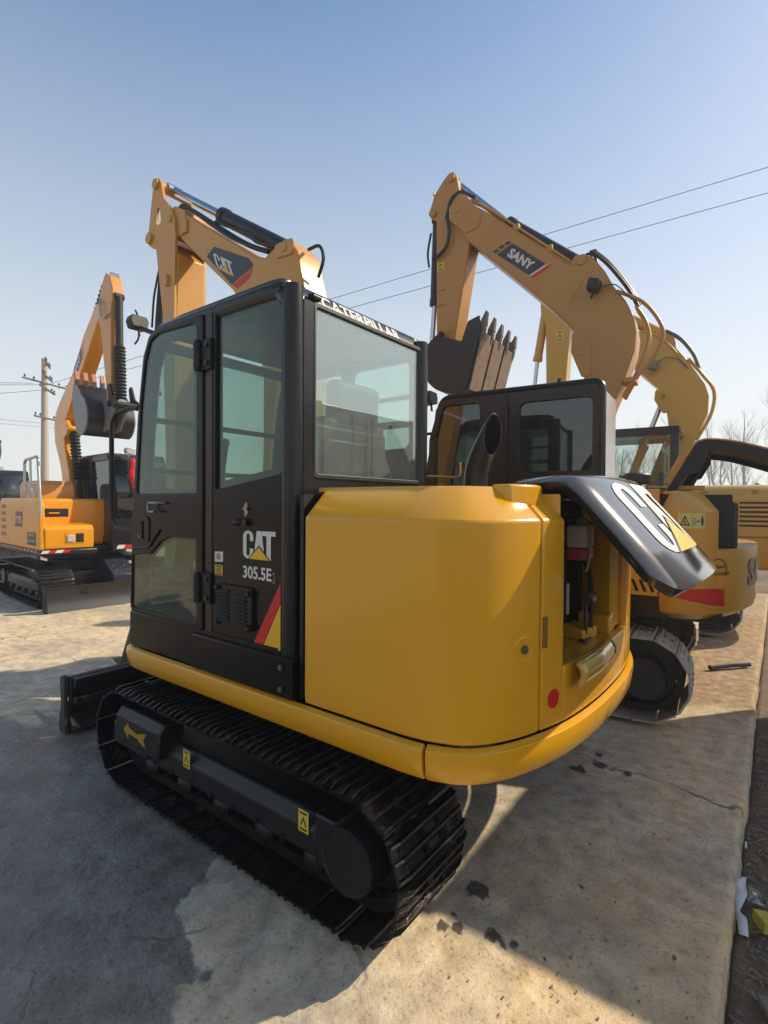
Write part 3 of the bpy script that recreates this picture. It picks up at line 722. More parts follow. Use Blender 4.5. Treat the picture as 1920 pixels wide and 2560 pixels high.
# blade
b = B(); pr = [(1.50, .03), (1.56, .0), (1.64, .0), (1.63, .10), (1.585, .22), (1.61, .36), (1.60, .375), (1.555, .372), (1.545, .22), (1.57, .11)]
b.prism(pr, 'x', -.87, 1.0)
bl = b.done('dozer_blade', UNDER, m1, bevel=.004)
b = B(); b.prism([(1.56, .0), (1.65, -.0), (1.66, .06), (1.625, .2), (1.645, .37), (1.60, .385), (1.575, .36), (1.58, .15)], 'x', -.90, -.872); b.prism([(1.56, .0), (1.65, -.0), (1.66, .06), (1.625, .2), (1.645, .37), (1.60, .385), (1.575, .36), (1.58, .15)], 'x', 1.002, 1.03); b.done('end_plate', flat('blade_end_grey', lin('#3a3a3a'), .5, var=.3), bl, bevel=.004)
b = B(); b.box((-.86, 1.49, .20), (.99, 1.545, .25)); b.box((-.86, 1.50, .30), (.99, 1.55, .37))
for x in (-.32, .38): b.box((x-.05, .35, .17), (x+.05, 1.52, .27))
b.done('blade_arm', UNDER, m1, bevel=.008)
# skirt band under the cab
SK = [(.05, .604), (.012, .613), (-.003, .632), (-.012, .695), (-.009, .722), (.014, .735)]
lk = Loft([(-.74, .815), (-.82, .81), (-.872, .775), (-.895, .70), (-.9, .55), (-.9, 0), (-.9, -.6), (-.9, -1.05), (-.898, -1.15), (-.890, -1.2265)], SK, 6)
b = B(); lk.grid(b, 0, lk.L, 0, lk.H, 60); b.done('skirt_panel', Y1, m1, solid=.03, bevel=.004)
PLAN = [(-.9, -.60), (-.9, -.8), (-.9, -1.05), (-.897, -1.17), (-.878, -1.27), (-.832, -1.365), (-.74, -1.44), (-.6, -1.503), (-.4, -1.557), (-.15, -1.585), (.1, -1.592), (.35, -1.585), (.6, -1.557), (.8, -1.503), (.94, -1.44), (1.03, -1.365), (1.075, -1.27), (1.09, -1.1), (1.09, -.6), (1.09, .2)]
rk = Loft(PLAN, SK, 6); s_gap = min(rk.S, key=lambda s: abs(rk.plan(s)[0].y + 1.236) + (9 if rk.plan(s)[0].x > 0 else 0))
BODY = [(.012, .741), (.008, .78), (.008, 1.484), (.132, 1.601), (.150, 1.606)]
bd = Loft(PLAN, BODY, 6)
def sb(x): return min(bd.S, key=lambda s: abs(bd.plan(s)[0].x - x) + (9 if bd.plan(s)[0].y > -1.2 else 0))
s_seam = sb(-.565); s_ol = sb(-.44); s_or = sb(.40); s_r0 = sb(.52)
t_led = bd.tz(.95)
b = B(); rk.grid(b, s_gap, rk.L, 0, rk.H, 70)
cw = b.done('counterweight', Y1, m1, solid=.05, bevel=.004)
# side access door (the big curved cover)
b = B(); bd.grid(b, bd.S[2], s_seam - .004, 0, bd.H, 44)
cv = b.done('access_door', Y1, m1, solid=.03, bevel=.007, seg=3)
p, n = bd.pt(s_seam - .085, bd.tz(1.045))
b = B(); b.lathe(p - n*.012, p + n*.03, [(0, .001), (.0, .044), (.012, .046), (.0135, .040), (.004, .026), (.004, .001)], 28); hd = b.done('latch_cup', Y1, cv)
b = B(); b.cyl(p - n*.01, p + n*.006, .015, 16); b.cyl(p + n*.005, p + n*.009, .006, 10); b.done('key_lock', STEEL, hd)
# rear pillar left of the engine bay, panel below it, right pillar and right side
b = B(); bd.grid(b, s_seam + .004, s_ol, 0, bd.H, 8); b.done('rear_pillar', Y1, m1, solid=.04, bevel=.008, seg=3)
b = B(); bd.grid(b, s_ol, s_or, 0, t_led, 30); bd.grid(b, s_or, bd.L, 0, bd.H, 40); bmesh.ops.remove_doubles(b.bm, verts=b.bm.verts, dist=.0005)
b.done('rear_panel', Y1, m1, solid=.04, bevel=.008, seg=3)
pz, nz = bd.pt(s_seam + .022, bd.tz(1.09)); b = B(); b.box((-.013, -.004, -.055), (.013, .002, .055)); q = nz.to_track_quat('Y', 'Z').to_matrix(); b.mapv(lambda v: pz + q @ v); b.done('hinge_cover', paint('hinge_dark_yellow', lin('#7d5a14'), None, .4), m1)
decal('reflector_dot', shape2d([arc(0, 0, .034, .034, 0, 350, 35)]), lambda u, v: bd.pt(s_seam + .075 + u, bd.tz(.845) + v), RED, m1, .002, (3, 3))
# notch block on top of the pillar
b = B(); b.prism([(-.63, -1.34), (-.63, -1.41), (-.53, -1.46), (-.43, -1.455), (-.43, -1.34)], 'z', 1.53, 1.612); b.done('top_bracket', Y1, m1, bevel=.01, seg=3)
# deck
b = B(); b.prism([(-.77, -.62), (.95, -.62), (.95, -1.1), (-.40, -1.1), (-.45, -1.38), (-.62, -1.33), (-.74, -1.24), (-.77, -1.15)], 'z', 1.585, 1.604); b.done('upper_deck', Y1, m1, bevel=.003)
b = B(); b.box((-.86, -.625, .74), (1.05, -.605, 1.575)); b.done('firewall', BLKM, m1)
b = B(); b.box((-.86, -.52, .60), (1.05, .76, .72)); b.box((-.8, -1.2, .60), (1.0, -.5, .66)); b.cyl((.1, -.6, .60), (.1, -.6, .655), .86, 40); b.done('upper_frame', UNDER, m1, bevel=.01)
# engine bay
b = B(); b.box((-.43, -1.12, .72), (.75, -1.10, 1.60)); b.box((-.43, -1.52, .90), (-.415, -1.1, 1.58)); b.box((-.40, -1.14, 1.40), (.6, -1.11, 1.57))
b.prism([(.25, -1.535), (.34, -1.55), (.42, -1.5), (.42, -1.38), (.31, -1.40)], 'z', .96, 1.46)
eb = b.done('engine_bay', Y1, m1, bevel=.008)
b = B(); b.box((-.412, -1.50, .95), (.17, -1.125, 1.575)) if False else b.box((-.412, -1.16, .95), (.19, -1.145, 1.58)); b.box((-.412, -1.50, .95), (-.405, -1.15, 1.575)); b.box((.30, -1.38, .95), (.33, -1.12, 1.56)); b.box((-.41, -1.5, 1.57), (.40, -1.12, 1.58)); b.done('sound_lining', BLKM, eb)
b = B(); b.box((-.40, -1.30, .93), (.10, -1.13, 1.40)); b.cyl((-.1, -1.33, 1.05), (-.1, -1.2, 1.05), .10, 24); b.cyl((-.28, -1.35, 1.25), (-.02, -1.35, 1.22), .035, 14); b.box((-.36, -1.36, .93), (-.2, -1.2, 1.1)); b.cyl((.06, -1.36, 1.0), (.06, -1.36, 1.3), .03, 14)
b.done('engine', BLKM, eb, bevel=.01)
b = B(); pts = [(-.42, -1.16), (.42, -1.16), (.42, -1.52), (.2, -1.555), (.05, -1.562), (-.2, -1.56), (-.42, -1.53)]; b.prism(pts, 'z', .925, .948); b.prism([(-.05, -1.50), (.10, -1.52), (.14, -1.40), (.0, -1.38)], 'z', .945, 1.0); b.prism([(.16, -1.555), (.3, -1.545), (.34, -1.40), (.2, -1.40)], 'z', .945, 1.03)
b.done('ledge', Y1, eb, bevel=.012, seg=3)
b = B(); b.grid(lambda u, v: V((-.40+.44*u, -1.572-.022*math.sin(pi*v)-.012*(1-abs(2*u-1)), .955-.075*v)), 10, 5); b.done('polished_lip', paint('glossy_lip', lin('#c09a40'), None, .08, 1.0, .1), eb, solid=.02)
b = B(); b.tube([(-.02, -1.50, .98), (-.02, -1.50, 1.10), (-.005, -1.50, 1.125), (.03, -1.505, 1.125), (.045, -1.505, 1.10), (.045, -1.505, .97)], .008, 8); b.box((-.06, -1.51, .945), (.07, -1.485, .962)); b.done('latch_striker', PLAST, eb)
for k_, pts_ in enumerate(([(-.36, -1.40, 1.0), (-.30, -1.46, 1.12), (-.22, -1.44, 1.25), (-.20, -1.36, 1.38)], [(-.40, -1.36, 1.30), (-.25, -1.42, 1.36), (-.05, -1.40, 1.38), (.15, -1.36, 1.45)], [(.22, -1.45, .97), (.20, -1.46, 1.08), (.24, -1.44, 1.2), (.28, -1.38, 1.32)], [(-.33, -1.38, 1.47), (-.1, -1.42, 1.50), (.2, -1.40, 1.47)])):
    hose(eb, pts_, (.022, .014, .011, .009)[k_], RUB, 'engine_hose')
for c_ in ((-.30, -1.455, 1.12), (.20, -1.455, 1.09)): b = B(); b.cyl((c_[0]-.012, c_[1], c_[2]-.01), (c_[0]+.012, c_[1], c_[2]+.012), .03, 14); b.done('hose_clamp', GALV, eb)
b = B(); b.cyl((.14, -1.34, 1.02), (.14, -1.34, 1.17), .038, 20); b.done('oil_filter', flat('filter_white', lin('#b9b4aa'), .4), eb, bevel=.006)
def tank(bx, by, bz, w2, d2, h):
    b = B(); b.prism(rpoly([(bx-w2, by-d2), (bx+w2, by-d2), (bx+w2, by+d2), (bx-w2, by+d2)], .018, 4), 'z', bz + h*.36, bz + h)
    b.cyl((bx, by, bz + h), (bx, by, bz + h + .025), .022, 16); o = b.done('coolant_bottle', BOTTLE, eb, bevel=.01, seg=3)
    b = B(); b.prism(rpoly([(bx-w2, by-d2), (bx+w2, by-d2), (bx+w2, by+d2), (bx-w2, by+d2)], .018, 4), 'z', bz, bz + h*.358); b.done('coolant_fluid', FLUID, o, bevel=.008, seg=3)
    hose(o, [(bx, by, bz+h+.03), (bx-.02, by-d2*.8, bz+h+.02), (bx-.03, by-d2*1.15, bz+h*.6), (bx-.04, by-d2*1.1, bz+.0), (bx-.05, by-d2*.9, bz-.05)], .006, GALV, 'overflow_tube')
tank(.055, -1.45, 1.295, .066, .045, .155)
# raised tailgate
HP = cat_rom([(0, -1.20, 1.615), (0, -1.38, 1.652), (0, -1.57, 1.664), (0, -1.635, 1.64), (0, -1.72, 1.55), (0, -1.85, 1.40), (0, -1.915, 1.318), (0, -1.940, 1.287), (0, -1.955, 1.265)], 5)
HS = [0]
for a, c in zip(HP, HP[1:]): HS.append(HS[-1] + (c-a).length)
HX0, HX1, HXC = -.435, .72, .15
def hoodp(x, s):
    s = max(0, min(HS[-1], s)); i = max(k for k in range(len(HS)-1) if HS[k] <= s + 1e-9); k = (s-HS[i])/(HS[i+1]-HS[i]); p = HP[i].lerp(HP[i+1], k)
    d = (x-HXC)**2*.17; e = max(0, abs(x-HXC)-(.585 if x < HXC else .57)+.07)
    return V((x, p.y + d*min(1, s/.4) + e*e*3, p.z - d*.25 - e*e*5))
def hsm(x):
    dx = min(x-HX0, HX1-x); k = max(0, .10-dx); return HS[-1] - (.10 - math.sqrt(max(0, .10**2 - k*k)))
def hoodf(x, s):
    a = hoodp(x+.004, s) - hoodp(x-.004, s); c = hoodp(x, s+.004) - hoodp(x, s-.004); n = c.cross(a).normalized()
    return hoodp(x, s), (n if n.z > 0 or s > HS[-1]*.9 else -n)
b = B(); g = []
NX, NS = 30, 40
for i in range(NX+1):
    x = HX0 + (HX1-HX0)*i/NX
    col = []
    for j in range(NS+1): col.append(b.bm.verts.new(hoodp(x, hsm(x)*j/NS)))
    g.append(col)
for i in range(NX):
    for j in range(NS): b.bm.faces.new((g[i][j], g[i][j+1], g[i+1][j+1], g[i+1][j]))
# rim folded inwards round the left edge, the bottom and the right edge
edge = [(HX0, j, g[0][j]) for j in range(NS+1)] + [(HX0 + (HX1-HX0)*i/NX, NS, g[i][NS]) for i in range(1, NX)] + [(HX1, j, g[NX][j]) for j in range(NS, -1, -1)]
rim = [b.bm.verts.new(v_.co - hoodf(x_, min(HS[-1]*.80, hsm(x_)*j_/NS))[1]*.05) for x_, j_, v_ in edge]
for k in range(len(edge)-1): b.bm.faces.new((edge[k][2], rim[k], rim[k+1], edge[k+1][2]))
bmesh.ops.recalc_face_normals(b.bm, faces=b.bm.faces[:])
tg = b.done('tailgate', HOOD, m1, solid=.014, bevel=.006, seg=3, ang=50)
s_cr = HS[15]                        # crease
wh, gap, tri = cat_logo(.68, .35)
def hoodlogo(u, v): return hoodf(-.23 + u, s_cr + .365 - v)
for pol in wh[:2]: decal('logo_letter', shape2d([pol]), hoodlogo, WHITE, tg, .0025, (10, 8))
decal('logo_letter', shape2d([wh[2]]), hoodlogo, WHITE, tg, .0025, (6, 8))
decal('logo_outline', shape2d([gap]), hoodlogo, HOOD, tg, .0032, (10, 6)); decal('logo_triangle', shape2d([tri]), hoodlogo, YDEC, tg, .004, (10, 6))
b = B(); b.tube([(-.34, -1.15, 1.40), (-.34, -1.5, 1.57)], .014, 10); b.tube([(-.34, -1.15, 1.40), (-.34, -1.33, 1.49)], .02, 10); b.box((-.38, -1.36, 1.585), (.5, -1.32, 1.61)); b.done('gas_strut', BLKM, tg)
# exhaust and deck handrail
b = B(); b.tube([(.30, -.80, 1.58), (.30, -.80, 1.68), (.30, -.815, 1.76), (.30, -.86, 1.86), (.30, -.92, 1.96), (.30, -.98, 2.05)], .062, 24, smooth=5, cap=False)
EXC, EXN = V((.30, -.905, 1.86)), V((-.34, -.94, .04)).normalized()
bmesh.ops.bisect_plane(b.bm, geom=b.bm.verts[:] + b.bm.edges[:] + b.bm.faces[:], plane_co=EXC, plane_no=EXN, clear_outer=True)
ex = b.done('exhaust_pipe', flat('exhaust_dark_steel', lin('#1d1c1b'), .38, .3, var=.3), m1, solid=.004, ang=60)
b = B(); b.tube([(.30, -.80, 1.58), (.30, -.80, 1.68), (.30, -.815, 1.76), (.30, -.86, 1.86), (.30, -.92, 1.96), (.30, -.98, 2.05)], .0575, 24, smooth=5, cap=False)
bmesh.ops.bisect_plane(b.bm, geom=b.bm.verts[:] + b.bm.edges[:] + b.bm.faces[:], plane_co=EXC - EXN*.003, plane_no=EXN, clear_outer=True)
b.done('black_bore', flat('bore_black', lin('#020202'), 1.0), ex, ang=60)  # near-black inner tube lining the pipe
b = B(); b.tube([(.85, -.10, 1.60), (.85, -.10, 1.71), (.85, -.115, 1.735), (.85, -.14, 1.738), (.85, -.36, 1.724), (.85, -.39, 1.735), (.85, -.398, 1.76), (.85, -.398, 1.83)], .0085, 8); b.done('deck_handrail', Y1b, m1)
# ---- cab
cab = bpy.data.objects.new('cab', None)
OUT = [(-.532, .735), (-.532, 2.31), (-.522, 2.375), (-.49, 2.415), (-.43, 2.434), (.36, 2.440), (.45, 2.432), (.505, 2.40), (.55, 2.33), (.592, 2.22), (.626, 2.0), (.654, 1.78), (.687, 1.40), (.696, 1.0), (.694, .735)]
def frame_tubes(x, r):
    return [(x, p[0], p[1]) for p in OUT]
b = B()
b.tube(frame_tubes(-.838, .048), .046, 12, smooth=3); b.tube(frame_tubes(.125, .048), .046, 12, smooth=3)
b.box((-.80, -.53, 2.38), (.11, -.44, 2.42)); b.box((-.84, .70, .735), (.125, .745, .95)); b.box((-.82, .55, 2.38), (.11, .60, 2.43))
b.box((-.735, -.552, 1.56), (.12, -.515, 1.655)); b.box((-.80, -.560, 1.55), (-.735, -.52, 2.40)); b.box((.115, -.558, 1.55), (.165, -.52, 2.40)); b.box((-.80, -.556, .735), (.13, -.54, 1.56))
cabf = b.done('cab', BLKF, m1, bevel=.006)
# roof with rolled rear edge
RP = [(-.536, 2.385), (-.540, 2.397), (-.529, 2.43), (-.512, 2.462), (-.490, 2.484), (-.456, 2.498), (-.40, 2.504), (-.2, 2.505), (.3, 2.505), (.42, 2.495), (.42, 2.42), (-.5, 2.38)]
b = B(); b.prism(RP, 'x', -.838, .125); b.prism([(-.46, 2.455), (-.42, 2.482), (.38, 2.486), (.47, 2.46), (.47, 2.42), (-.44, 2.42)], 'x', -.845, .135); b.done('roof', BLKF, cabf, bevel=.004, ang=40)
RC = [V((0, p[0], p[1])) for p in RP[1:7]]; RS = [0]
for a, c in zip(RC, RC[1:]): RS.append(RS[-1] + (c-a).length)
def rooffn(x0):
    def f(u, v):
        v = max(0, min(RS[-1]-1e-6, v)); i = max(k for k in range(len(RS)-1) if RS[k] <= v); d = RC[i+1]-RC[i]; p = RC[i] + d*((v-RS[i])/(RS[i+1]-RS[i])); n = V((0, -d.z, d.y)).normalized()
        return V((x0+u, p.y, p.z)), n
    return f
shp = text2d("CATERPILLAR", .072, 1.0, .03); wdt = max(v[0] for v in shp[0]); shp = ([(v[0]*.60/wdt, v[1]+.004) for v in shp[0]], shp[1])
decal('brand_lettering', shp, rooffn(-.665), WHITE, cabf, .002, (2, 10))
decal('brand_outline', shape2d([[(0, .0), (.062, .050), (.124, .0)]]), rooffn(-.60-.022), BLKF, cabf, .003, (2, 6))
decal('brand_triangle', shape2d([[(0, .004), (.05, .041), (.10, .004)]]), rooffn(-.60-.01), YDEC, cabf, .004, (2, 6))
b = B(); b.cyl((-.752, -.556, 2.428), (-.70, -.556, 2.428), .012, 12); b.box((-.756, -.552, 2.416), (-.696, -.535, 2.44)); b.done('roof_lamp', PLAST, cabf, bevel=.004)
# left side body panel
PX0, PX1 = -.88, -.845
SIDE = rpoly([(-.522, .735), (-.522, 2.462), (.46, 2.462), (.54, 2.425), (.60, 2.30), (.66, 2.0), (.715, 1.5), (.728, 1.0), (.728, .735)], [0, .04, .02, .02, .05, .1, .2, .1, 0], 4)
WIN = rpoly([(-.512, 1.662), (-.512, 2.425), (-.058, 2.440), (-.052, 1.60)], [.02, .06, .015, .015], 4)
DOORHOLE = rpoly([(.022, .93), (.022, 2.448), (.44, 2.452), (.525, 2.428), (.585, 2.32), (.64, 2.03), (.70, 1.5), (.716, .95)], [.02, .02, .02, .03, .05, .1, .2, .02], 4)
b = B(); b.plate(SIDE, [WIN, DOORHOLE], 'x', PX0, PX1, .004); sp = b.done('side_panel', BLK, cabf)
pane(cabf, WIN, 'x', -.8655, -.8615, GL1)
b = B(); b.plate(WIN, [rpoly([(-.488, 1.69), (-.488, 2.385), (-.085, 2.405), (-.085, 1.64)], .02, 4)], 'x', -.8605, -.8595); b.done('window_seal', BLKM, cabf)
DO = rpoly([(.030, .918), (.030, 2.438), (.44, 2.445), (.522, 2.42), (.580, 2.32), (.634, 2.03), (.694, 1.5), (.722, 1.0), (.722, .935)], [.03, .03, .02, .03, .05, .1, .2, .02, .03], 4)
DG = rpoly([(.085, 1.585), (.085, 2.402), (.43, 2.415), (.505, 2.39), (.556, 2.29), (.602, 2.05), (.648, 1.585)], [.02, .04, .03, .03, .05, .1, .02], 4)
DL = rpoly([(.085, .955), (.085, 1.362), (.30, 1.362), (.40, 1.335), (.50, 1.262), (.692, 1.245), (.702, .955)], [.02, .02, .04, .05, .05, .02, .03], 4)
b = B(); b.plate(DO, [DG, DL], 'x', -.892, -.858, .007); dr = b.done('cab_door', BLK, cabf)
pane(dr, DG, 'x', -.8835, -.8795, GL1); pane(dr, DL, 'x', -.8835, -.8795, GL1)
b = B(); b.plate(DG, [rpoly([(.122, 1.607), (.122, 2.365), (.40, 2.385), (.47, 2.36), (.52, 2.27), (.568, 2.05), (.622, 1.607)], .03, 4)], 'x', -.8785, -.8775); b.plate(DL, [rpoly([(.115, .978), (.115, 1.352), (.30, 1.35), (.40, 1.31), (.50, 1.24), (.672, 1.225), (.68, .978)], .03, 4)], 'x', -.8785, -.8775); b.done('glass_border', BLKM, dr)
b = B(); b.tube([(-.892, .365, 1.535), (-.925, .375, 1.535), (-.925, .455, 1.535), (-.922, .472, 1.525), (-.922, .472, 1.50), (-.925, .455, 1.49), (-.925, .40, 1.49)], .007, 8); b.done('pull_handle', STEEL, dr)
b = B(); b.plate(rpoly([(.51, 1.325), (.51, 1.452), (.545, 1.465), (.63, 1.43), (.63, 1.34)], .02, 4), [rpoly([(.525, 1.34), (.525, 1.435), (.58, 1.435), (.58, 1.34)], .012, 4)], 'x', -.899, -.889, .003); b.box((-.890, .525, 1.34), (-.887, .58, 1.435)); lt_ = b.done('door_latch', BLKM, dr)
b = B(); b.cyl((-.902, .608, 1.352), (-.893, .608, 1.352), .008, 12); b.done('keyhole', STEEL, lt_)
b = B(); b.tube([(-.895, .40, 1.395), (-.895, .46, 1.345), (-.895, .52, 1.30), (-.895, .70, 1.285)], .006, 6, smooth=4); b.done('door_moulding', BLK, dr)
for z0 in (2.165, 1.06):
    b = B(); b.cyl((-.905, .052, z0), (-.905, .052, z0+.145), .017, 12)
    for k in (0, 1, 2): b.cyl((-.905, .052, z0+.01+k*.045), (-.905, .052, z0+.04+k*.045), .0195, 12)
    b.box((-.90, .052, z0+.01), (-.888, .095, z0+.135)); b.box((-.896, -.035, z0+.0), (-.878, .045, z0+.145))
    hg = b.done('door_hinge', BLKM, dr, bevel=.003)
    b = B()
    for zz in (z0+.03, z0+.115): b.cyl((-.905, -.012, zz), (-.893, -.012, zz), .012, 6); b.cyl((-.908, -.012, zz), (-.903, -.012, zz), .005, 8)
    b.done('hinge_bolt', flat('bolt_dark_steel', lin('#4a4744'), .35, .8), hg)
b = B(); b.box((-.884, -.035, .915), (-.870, .02, 2.45)); b.done('door_pillar', BROWN, cabf, bevel=.003)
# lower skirt of the cab and bolts
b = B(); b.box((-.905, -.605, .738), (-.872, .1, .905)); b.done('sill_plate', BLK, cabf, bevel=.006)
b = B(); b.box((-.886, -.5, .738), (-.84, .735, .93)); b.box((-.84, -.5, .73), (.13, .73, .78)); b.done('cab_floor', BLK, cabf, bevel=.006)
for z in (.865, .775): b = B(); b.cyl((-.915, -.545, z), (-.903, -.545, z), .013, 6); b.cyl((-.918, -.545, z), (-.913, -.545, z), .007, 12); b.done('bolt', STEEL, cabf)
# writing on the side panel
fs = planefn((PX0, -.264, 1.293), (0, -1, 0), (0, 0, 1))
wh, gap, tri = cat_logo(.215, .124)
for pol in wh: decal('logo_letter', shape2d([pol]), fs, WHITE, sp, .0015)
decal('logo_outline', shape2d([gap]), fs, BLK, sp, .0022); decal('logo_triangle', shape2d([tri]), fs, YDEC, sp, .003)
f2 = planefn((PX0, -.264, 1.205), (0, -1, 0), (0, 0, 1)); s2 = text2d("305.5E", .056, 1.0, .025); wd = max(v[0] for v in s2[0]); decal('model_lettering', ([(v[0]*.19/wd, v[1]) for v in s2[0]], s2[1]), f2, WHITE, sp, .0015)
f3 = planefn((PX0, -.460, 1.199), (0, -1, 0), (0, 0, 1)); s3 = text2d("2", .046, .62, .004); decal('model_lettering', s3, f3, GREYD, sp, .0015)
fz = planefn((PX0, 0, 0), (0, -1, 0), (0, 0, 1))
decal('red_stripe', shape2d([[(.335, .921), (.398, .923), (.512, 1.125), (.512, 1.205)]]), fz, RED, sp, .0015)
decal('yellow_stripe', shape2d([[(.402, .923), (.512, .921), (.512, 1.118)]]), fz, YDEC, sp, .0015)
sticker(sp, (PX0-.0005, -.055, 1.262), (0, -1, 0), (0, 0, 1), .062, .048, PAPER, 'worn_sticker', 0) if False else None
decal('worn_sticker', shape2d([[(.055, 1.262), (.118, 1.265), (.118, 1.312), (.055, 1.310)]]), fz, PAPER, sp, .0015)
decal('worn_patch', shape2d([arc(.084, 1.288, .017, .016, 0, 345, 20)]), fz, flat('torn_paper_brown', lin('#9a8a78'), .7), sp, .0025)
sticker(sp, (PX0, -.055, 1.200), (0, -1, 0), (0, 0, 1), .062, .050, flat('gold_sticker', lin('#b8932a'), .5), 'gold_sticker')
# vent
b = B(); b.plate(rpoly([(-.345, .972), (-.345, 1.165), (-.085, 1.165), (-.085, .972)], .02, 4), [], 'x', -.897, -.879, .004); vt = b.done('vent_cover', BLK, sp)
for cx in (-.14, -.265):
    for k in range(9):
        z = .995 + k*.0175; b = B(); b.prism([(-.8975, z), (-.907, z+.002), (-.8975, z+.012)], 'y', cx-.042, cx+.042); b.done('vent_louvre', BLKM, vt, bevel=.001)
for y, z in ((-.325, 1.14), (-.10, 1.15), (-.325, .99), (-.10, .99)): b = B(); b.cyl((-.912, y, z), (-.896, y, z), .013, 10); b.done('vent_knob', BLKM, vt, bevel=.002)
b = B(); b.plate(rpoly([(-.275, 1.475), (-.275, 1.53), (-.295, 1.545), (-.30, 1.49)], .006, 3), [], 'x', -.884, -.879); b.box((-.897, -.305, 1.508), (-.885, -.28, 1.518)); b.done('window_lock', STEEL, sp)
b = B(); b.sphere((-.90, -.245, 1.452), .022, (.7, 1.25, .8)); b.cyl((-.90, -.29, 1.452), (-.879, -.29, 1.452), .016, 12); b.done('rubber_stop', RUB, sp)
# rear window
RW = rpoly([(-.733, 1.660), (.117, 1.660), (.117, 2.395), (-.733, 2.395)], .02, 4)
pane(cabf, RW, 'y', -.547, -.542, GLR)
b = B(); b.plate(rpoly([(-.745, 1.648), (.129, 1.648), (.129, 2.407), (-.745, 2.407)], .03, 4), [rpoly([(-.725, 1.668), (.109, 1.668), (.109, 2.387), (-.725, 2.387)], .02, 4)], 'y', -.560, -.541, .003); b.done('rear_window_seal', RUB, cabf)
# right side and front
RS_ = rpoly([(-.50, .735), (-.50, 2.44), (.46, 2.44), (.54, 2.40), (.66, 2.0), (.72, .735)], .04, 4)
b = B(); b.plate(RS_, [rpoly([(-.46, 1.86), (-.46, 2.36), (-.02, 2.36), (-.02, 1.86)], .05, 4), rpoly([(.06, 1.70), (.06, 2.36), (.44, 2.36), (.52, 2.30), (.60, 2.0), (.625, 1.70)], .05, 4)], 'x', .13, .165); b.box((.12, -.46, 2.14), (.135, .02, 2.165)); b.box((.12, -.46, 1.98), (.135, .02, 2.02)); b.done('right_side_frame', BLK, cabf)
pane(cabf, [(-.48, 1.60), (-.48, 2.42), (.46, 2.42), (.54, 2.38), (.63, 2.0), (.66, 1.43), (.05, 1.43), (.05, 1.6)], 'x', .146, .149, GL3)
b = B(); b.grid(lambda u, v: V((-.80 + .89*u, .742 - .16*max(0, v-.15)**1.6, .96 + 1.44*v)), 2, 14); b.done('windscreen', GL3, cabf, solid=.004)
b = B(); b.box((-.80, .60, 1.98), (.10, .63, 2.01)); b.box((-.80, .65, 1.70), (.10, .675, 1.73)); b.box((-.78, .69, 1.42), (.10, .73, 1.46)); b.done('windscreen_frame', BLKF, cabf, bevel=.004)
# mirror bracket loop, lamp
b = B(); b.tube([(-.85, .70, 2.065), (-.85, .80, 2.075), (-.85, .96, 2.06), (-.85, 1.005, 2.02), (-.85, 1.02, 1.95), (-.85, 1.022, 1.50), (-.85, 1.005, 1.43), (-.85, .95, 1.395), (-.85, .80, 1.385), (-.85, .72, 1.385)], .014, 10); b.done('grab_rail', BLKM, cabf)
b = B(); b.tube([(-.862, .655, 2.06), (-.862, .60, 2.05), (-.862, .575, 2.01), (-.862, .60, 1.70), (-.862, .64, 1.60)], .011, 8, smooth=4); b.done('inner_grab_rail', BLKM, cabf)
wl = worklight(cabf, (-.72, .97, 2.625), (0, 1, -.12), BLKM, .075)
b = B(); b.tube([(-.72, .55, 2.45), (-.72, .70, 2.50), (-.72, .93, 2.59)], .014, 8); b.done('lamp_bracket', BLKM, cabf)
# interior
b = B(); b.prism(rpoly([(-.50, 1.30), (-.08, 1.30), (-.08, 1.40), (-.50, 1.42)], .04, 4), 'x', -.60, -.14); st = b.done('operator_seat', SEAT, cabf, bevel=.03, seg=3)
b = B(); b.prism(rpoly([(-.47, 1.40), (-.36, 1.40), (-.40, 1.95), (-.50, 1.95)], .04, 4), 'x', -.60, -.14); b.done('seat_back', SEAT, st, bevel=.04, seg=3)
b = B(); b.prism(rpoly([(-.50, 1.90), (-.41, 1.90), (-.43, 2.13), (-.51, 2.13)], .04, 4), 'x', -.54, -.20); b.done('headrest', SEAT, st, bevel=.05, seg=3)
b = B(); b.prism([(-.50, 1.60), (-.36, 1.60), (-.36, 1.88), (-.44, 1.93), (-.50, 1.90)], 'x', -.72, -.14); b.box((-.62, -.525, 1.68), (-.30, -.49, 1.84)); b.done('storage_box', PLAST, cabf, bevel=.03, seg=3)
for x in (-.74, -.07):
    b = B(); b.prism(rpoly([(-.35, 1.50), (.14, 1.50), (.16, 1.60), (.10, 1.64), (-.35, 1.62)], .03, 4), 'x', x-.06, x+.06); cn = b.done('armrest_console', PLAST, cabf, bevel=.02, seg=3)
    b = B(); b.tube([(x, .08, 1.62), (x, .09, 1.70), (x, .075, 1.83)], .02, 12, rad=[.012, .016, .024]); b.sphere((x, .073, 1.84), .028, (1, 1, .8)); b.done('joystick', PLAST, cn)
for x in (-.42, -.30):
    b = B(); b.tube([(x, .42, .95), (x, .40, 1.35), (x, .36, 1.58)], .012, 8, smooth=4); b.sphere((x, .355, 1.60), .032, (1.1, 1.1, .8)); b.done('travel_lever', PLAST, cabf)
b = B(); b.box((.02, .42, 1.52), (.06, .60, 1.70)); b.tube([(.04, .5, 1.2), (.04, .5, 1.55)], .02, 8); b.done('monitor', PLAST, cabf, bevel=.01)
b = B(); b.tube([(-.80, -.42, 2.38), (-.79, -.46, 2.2), (-.80, -.48, 1.9), (-.79, -.46, 1.7)], .012, 8, smooth=5); b.done('wiring_loom', RUB, cabf)
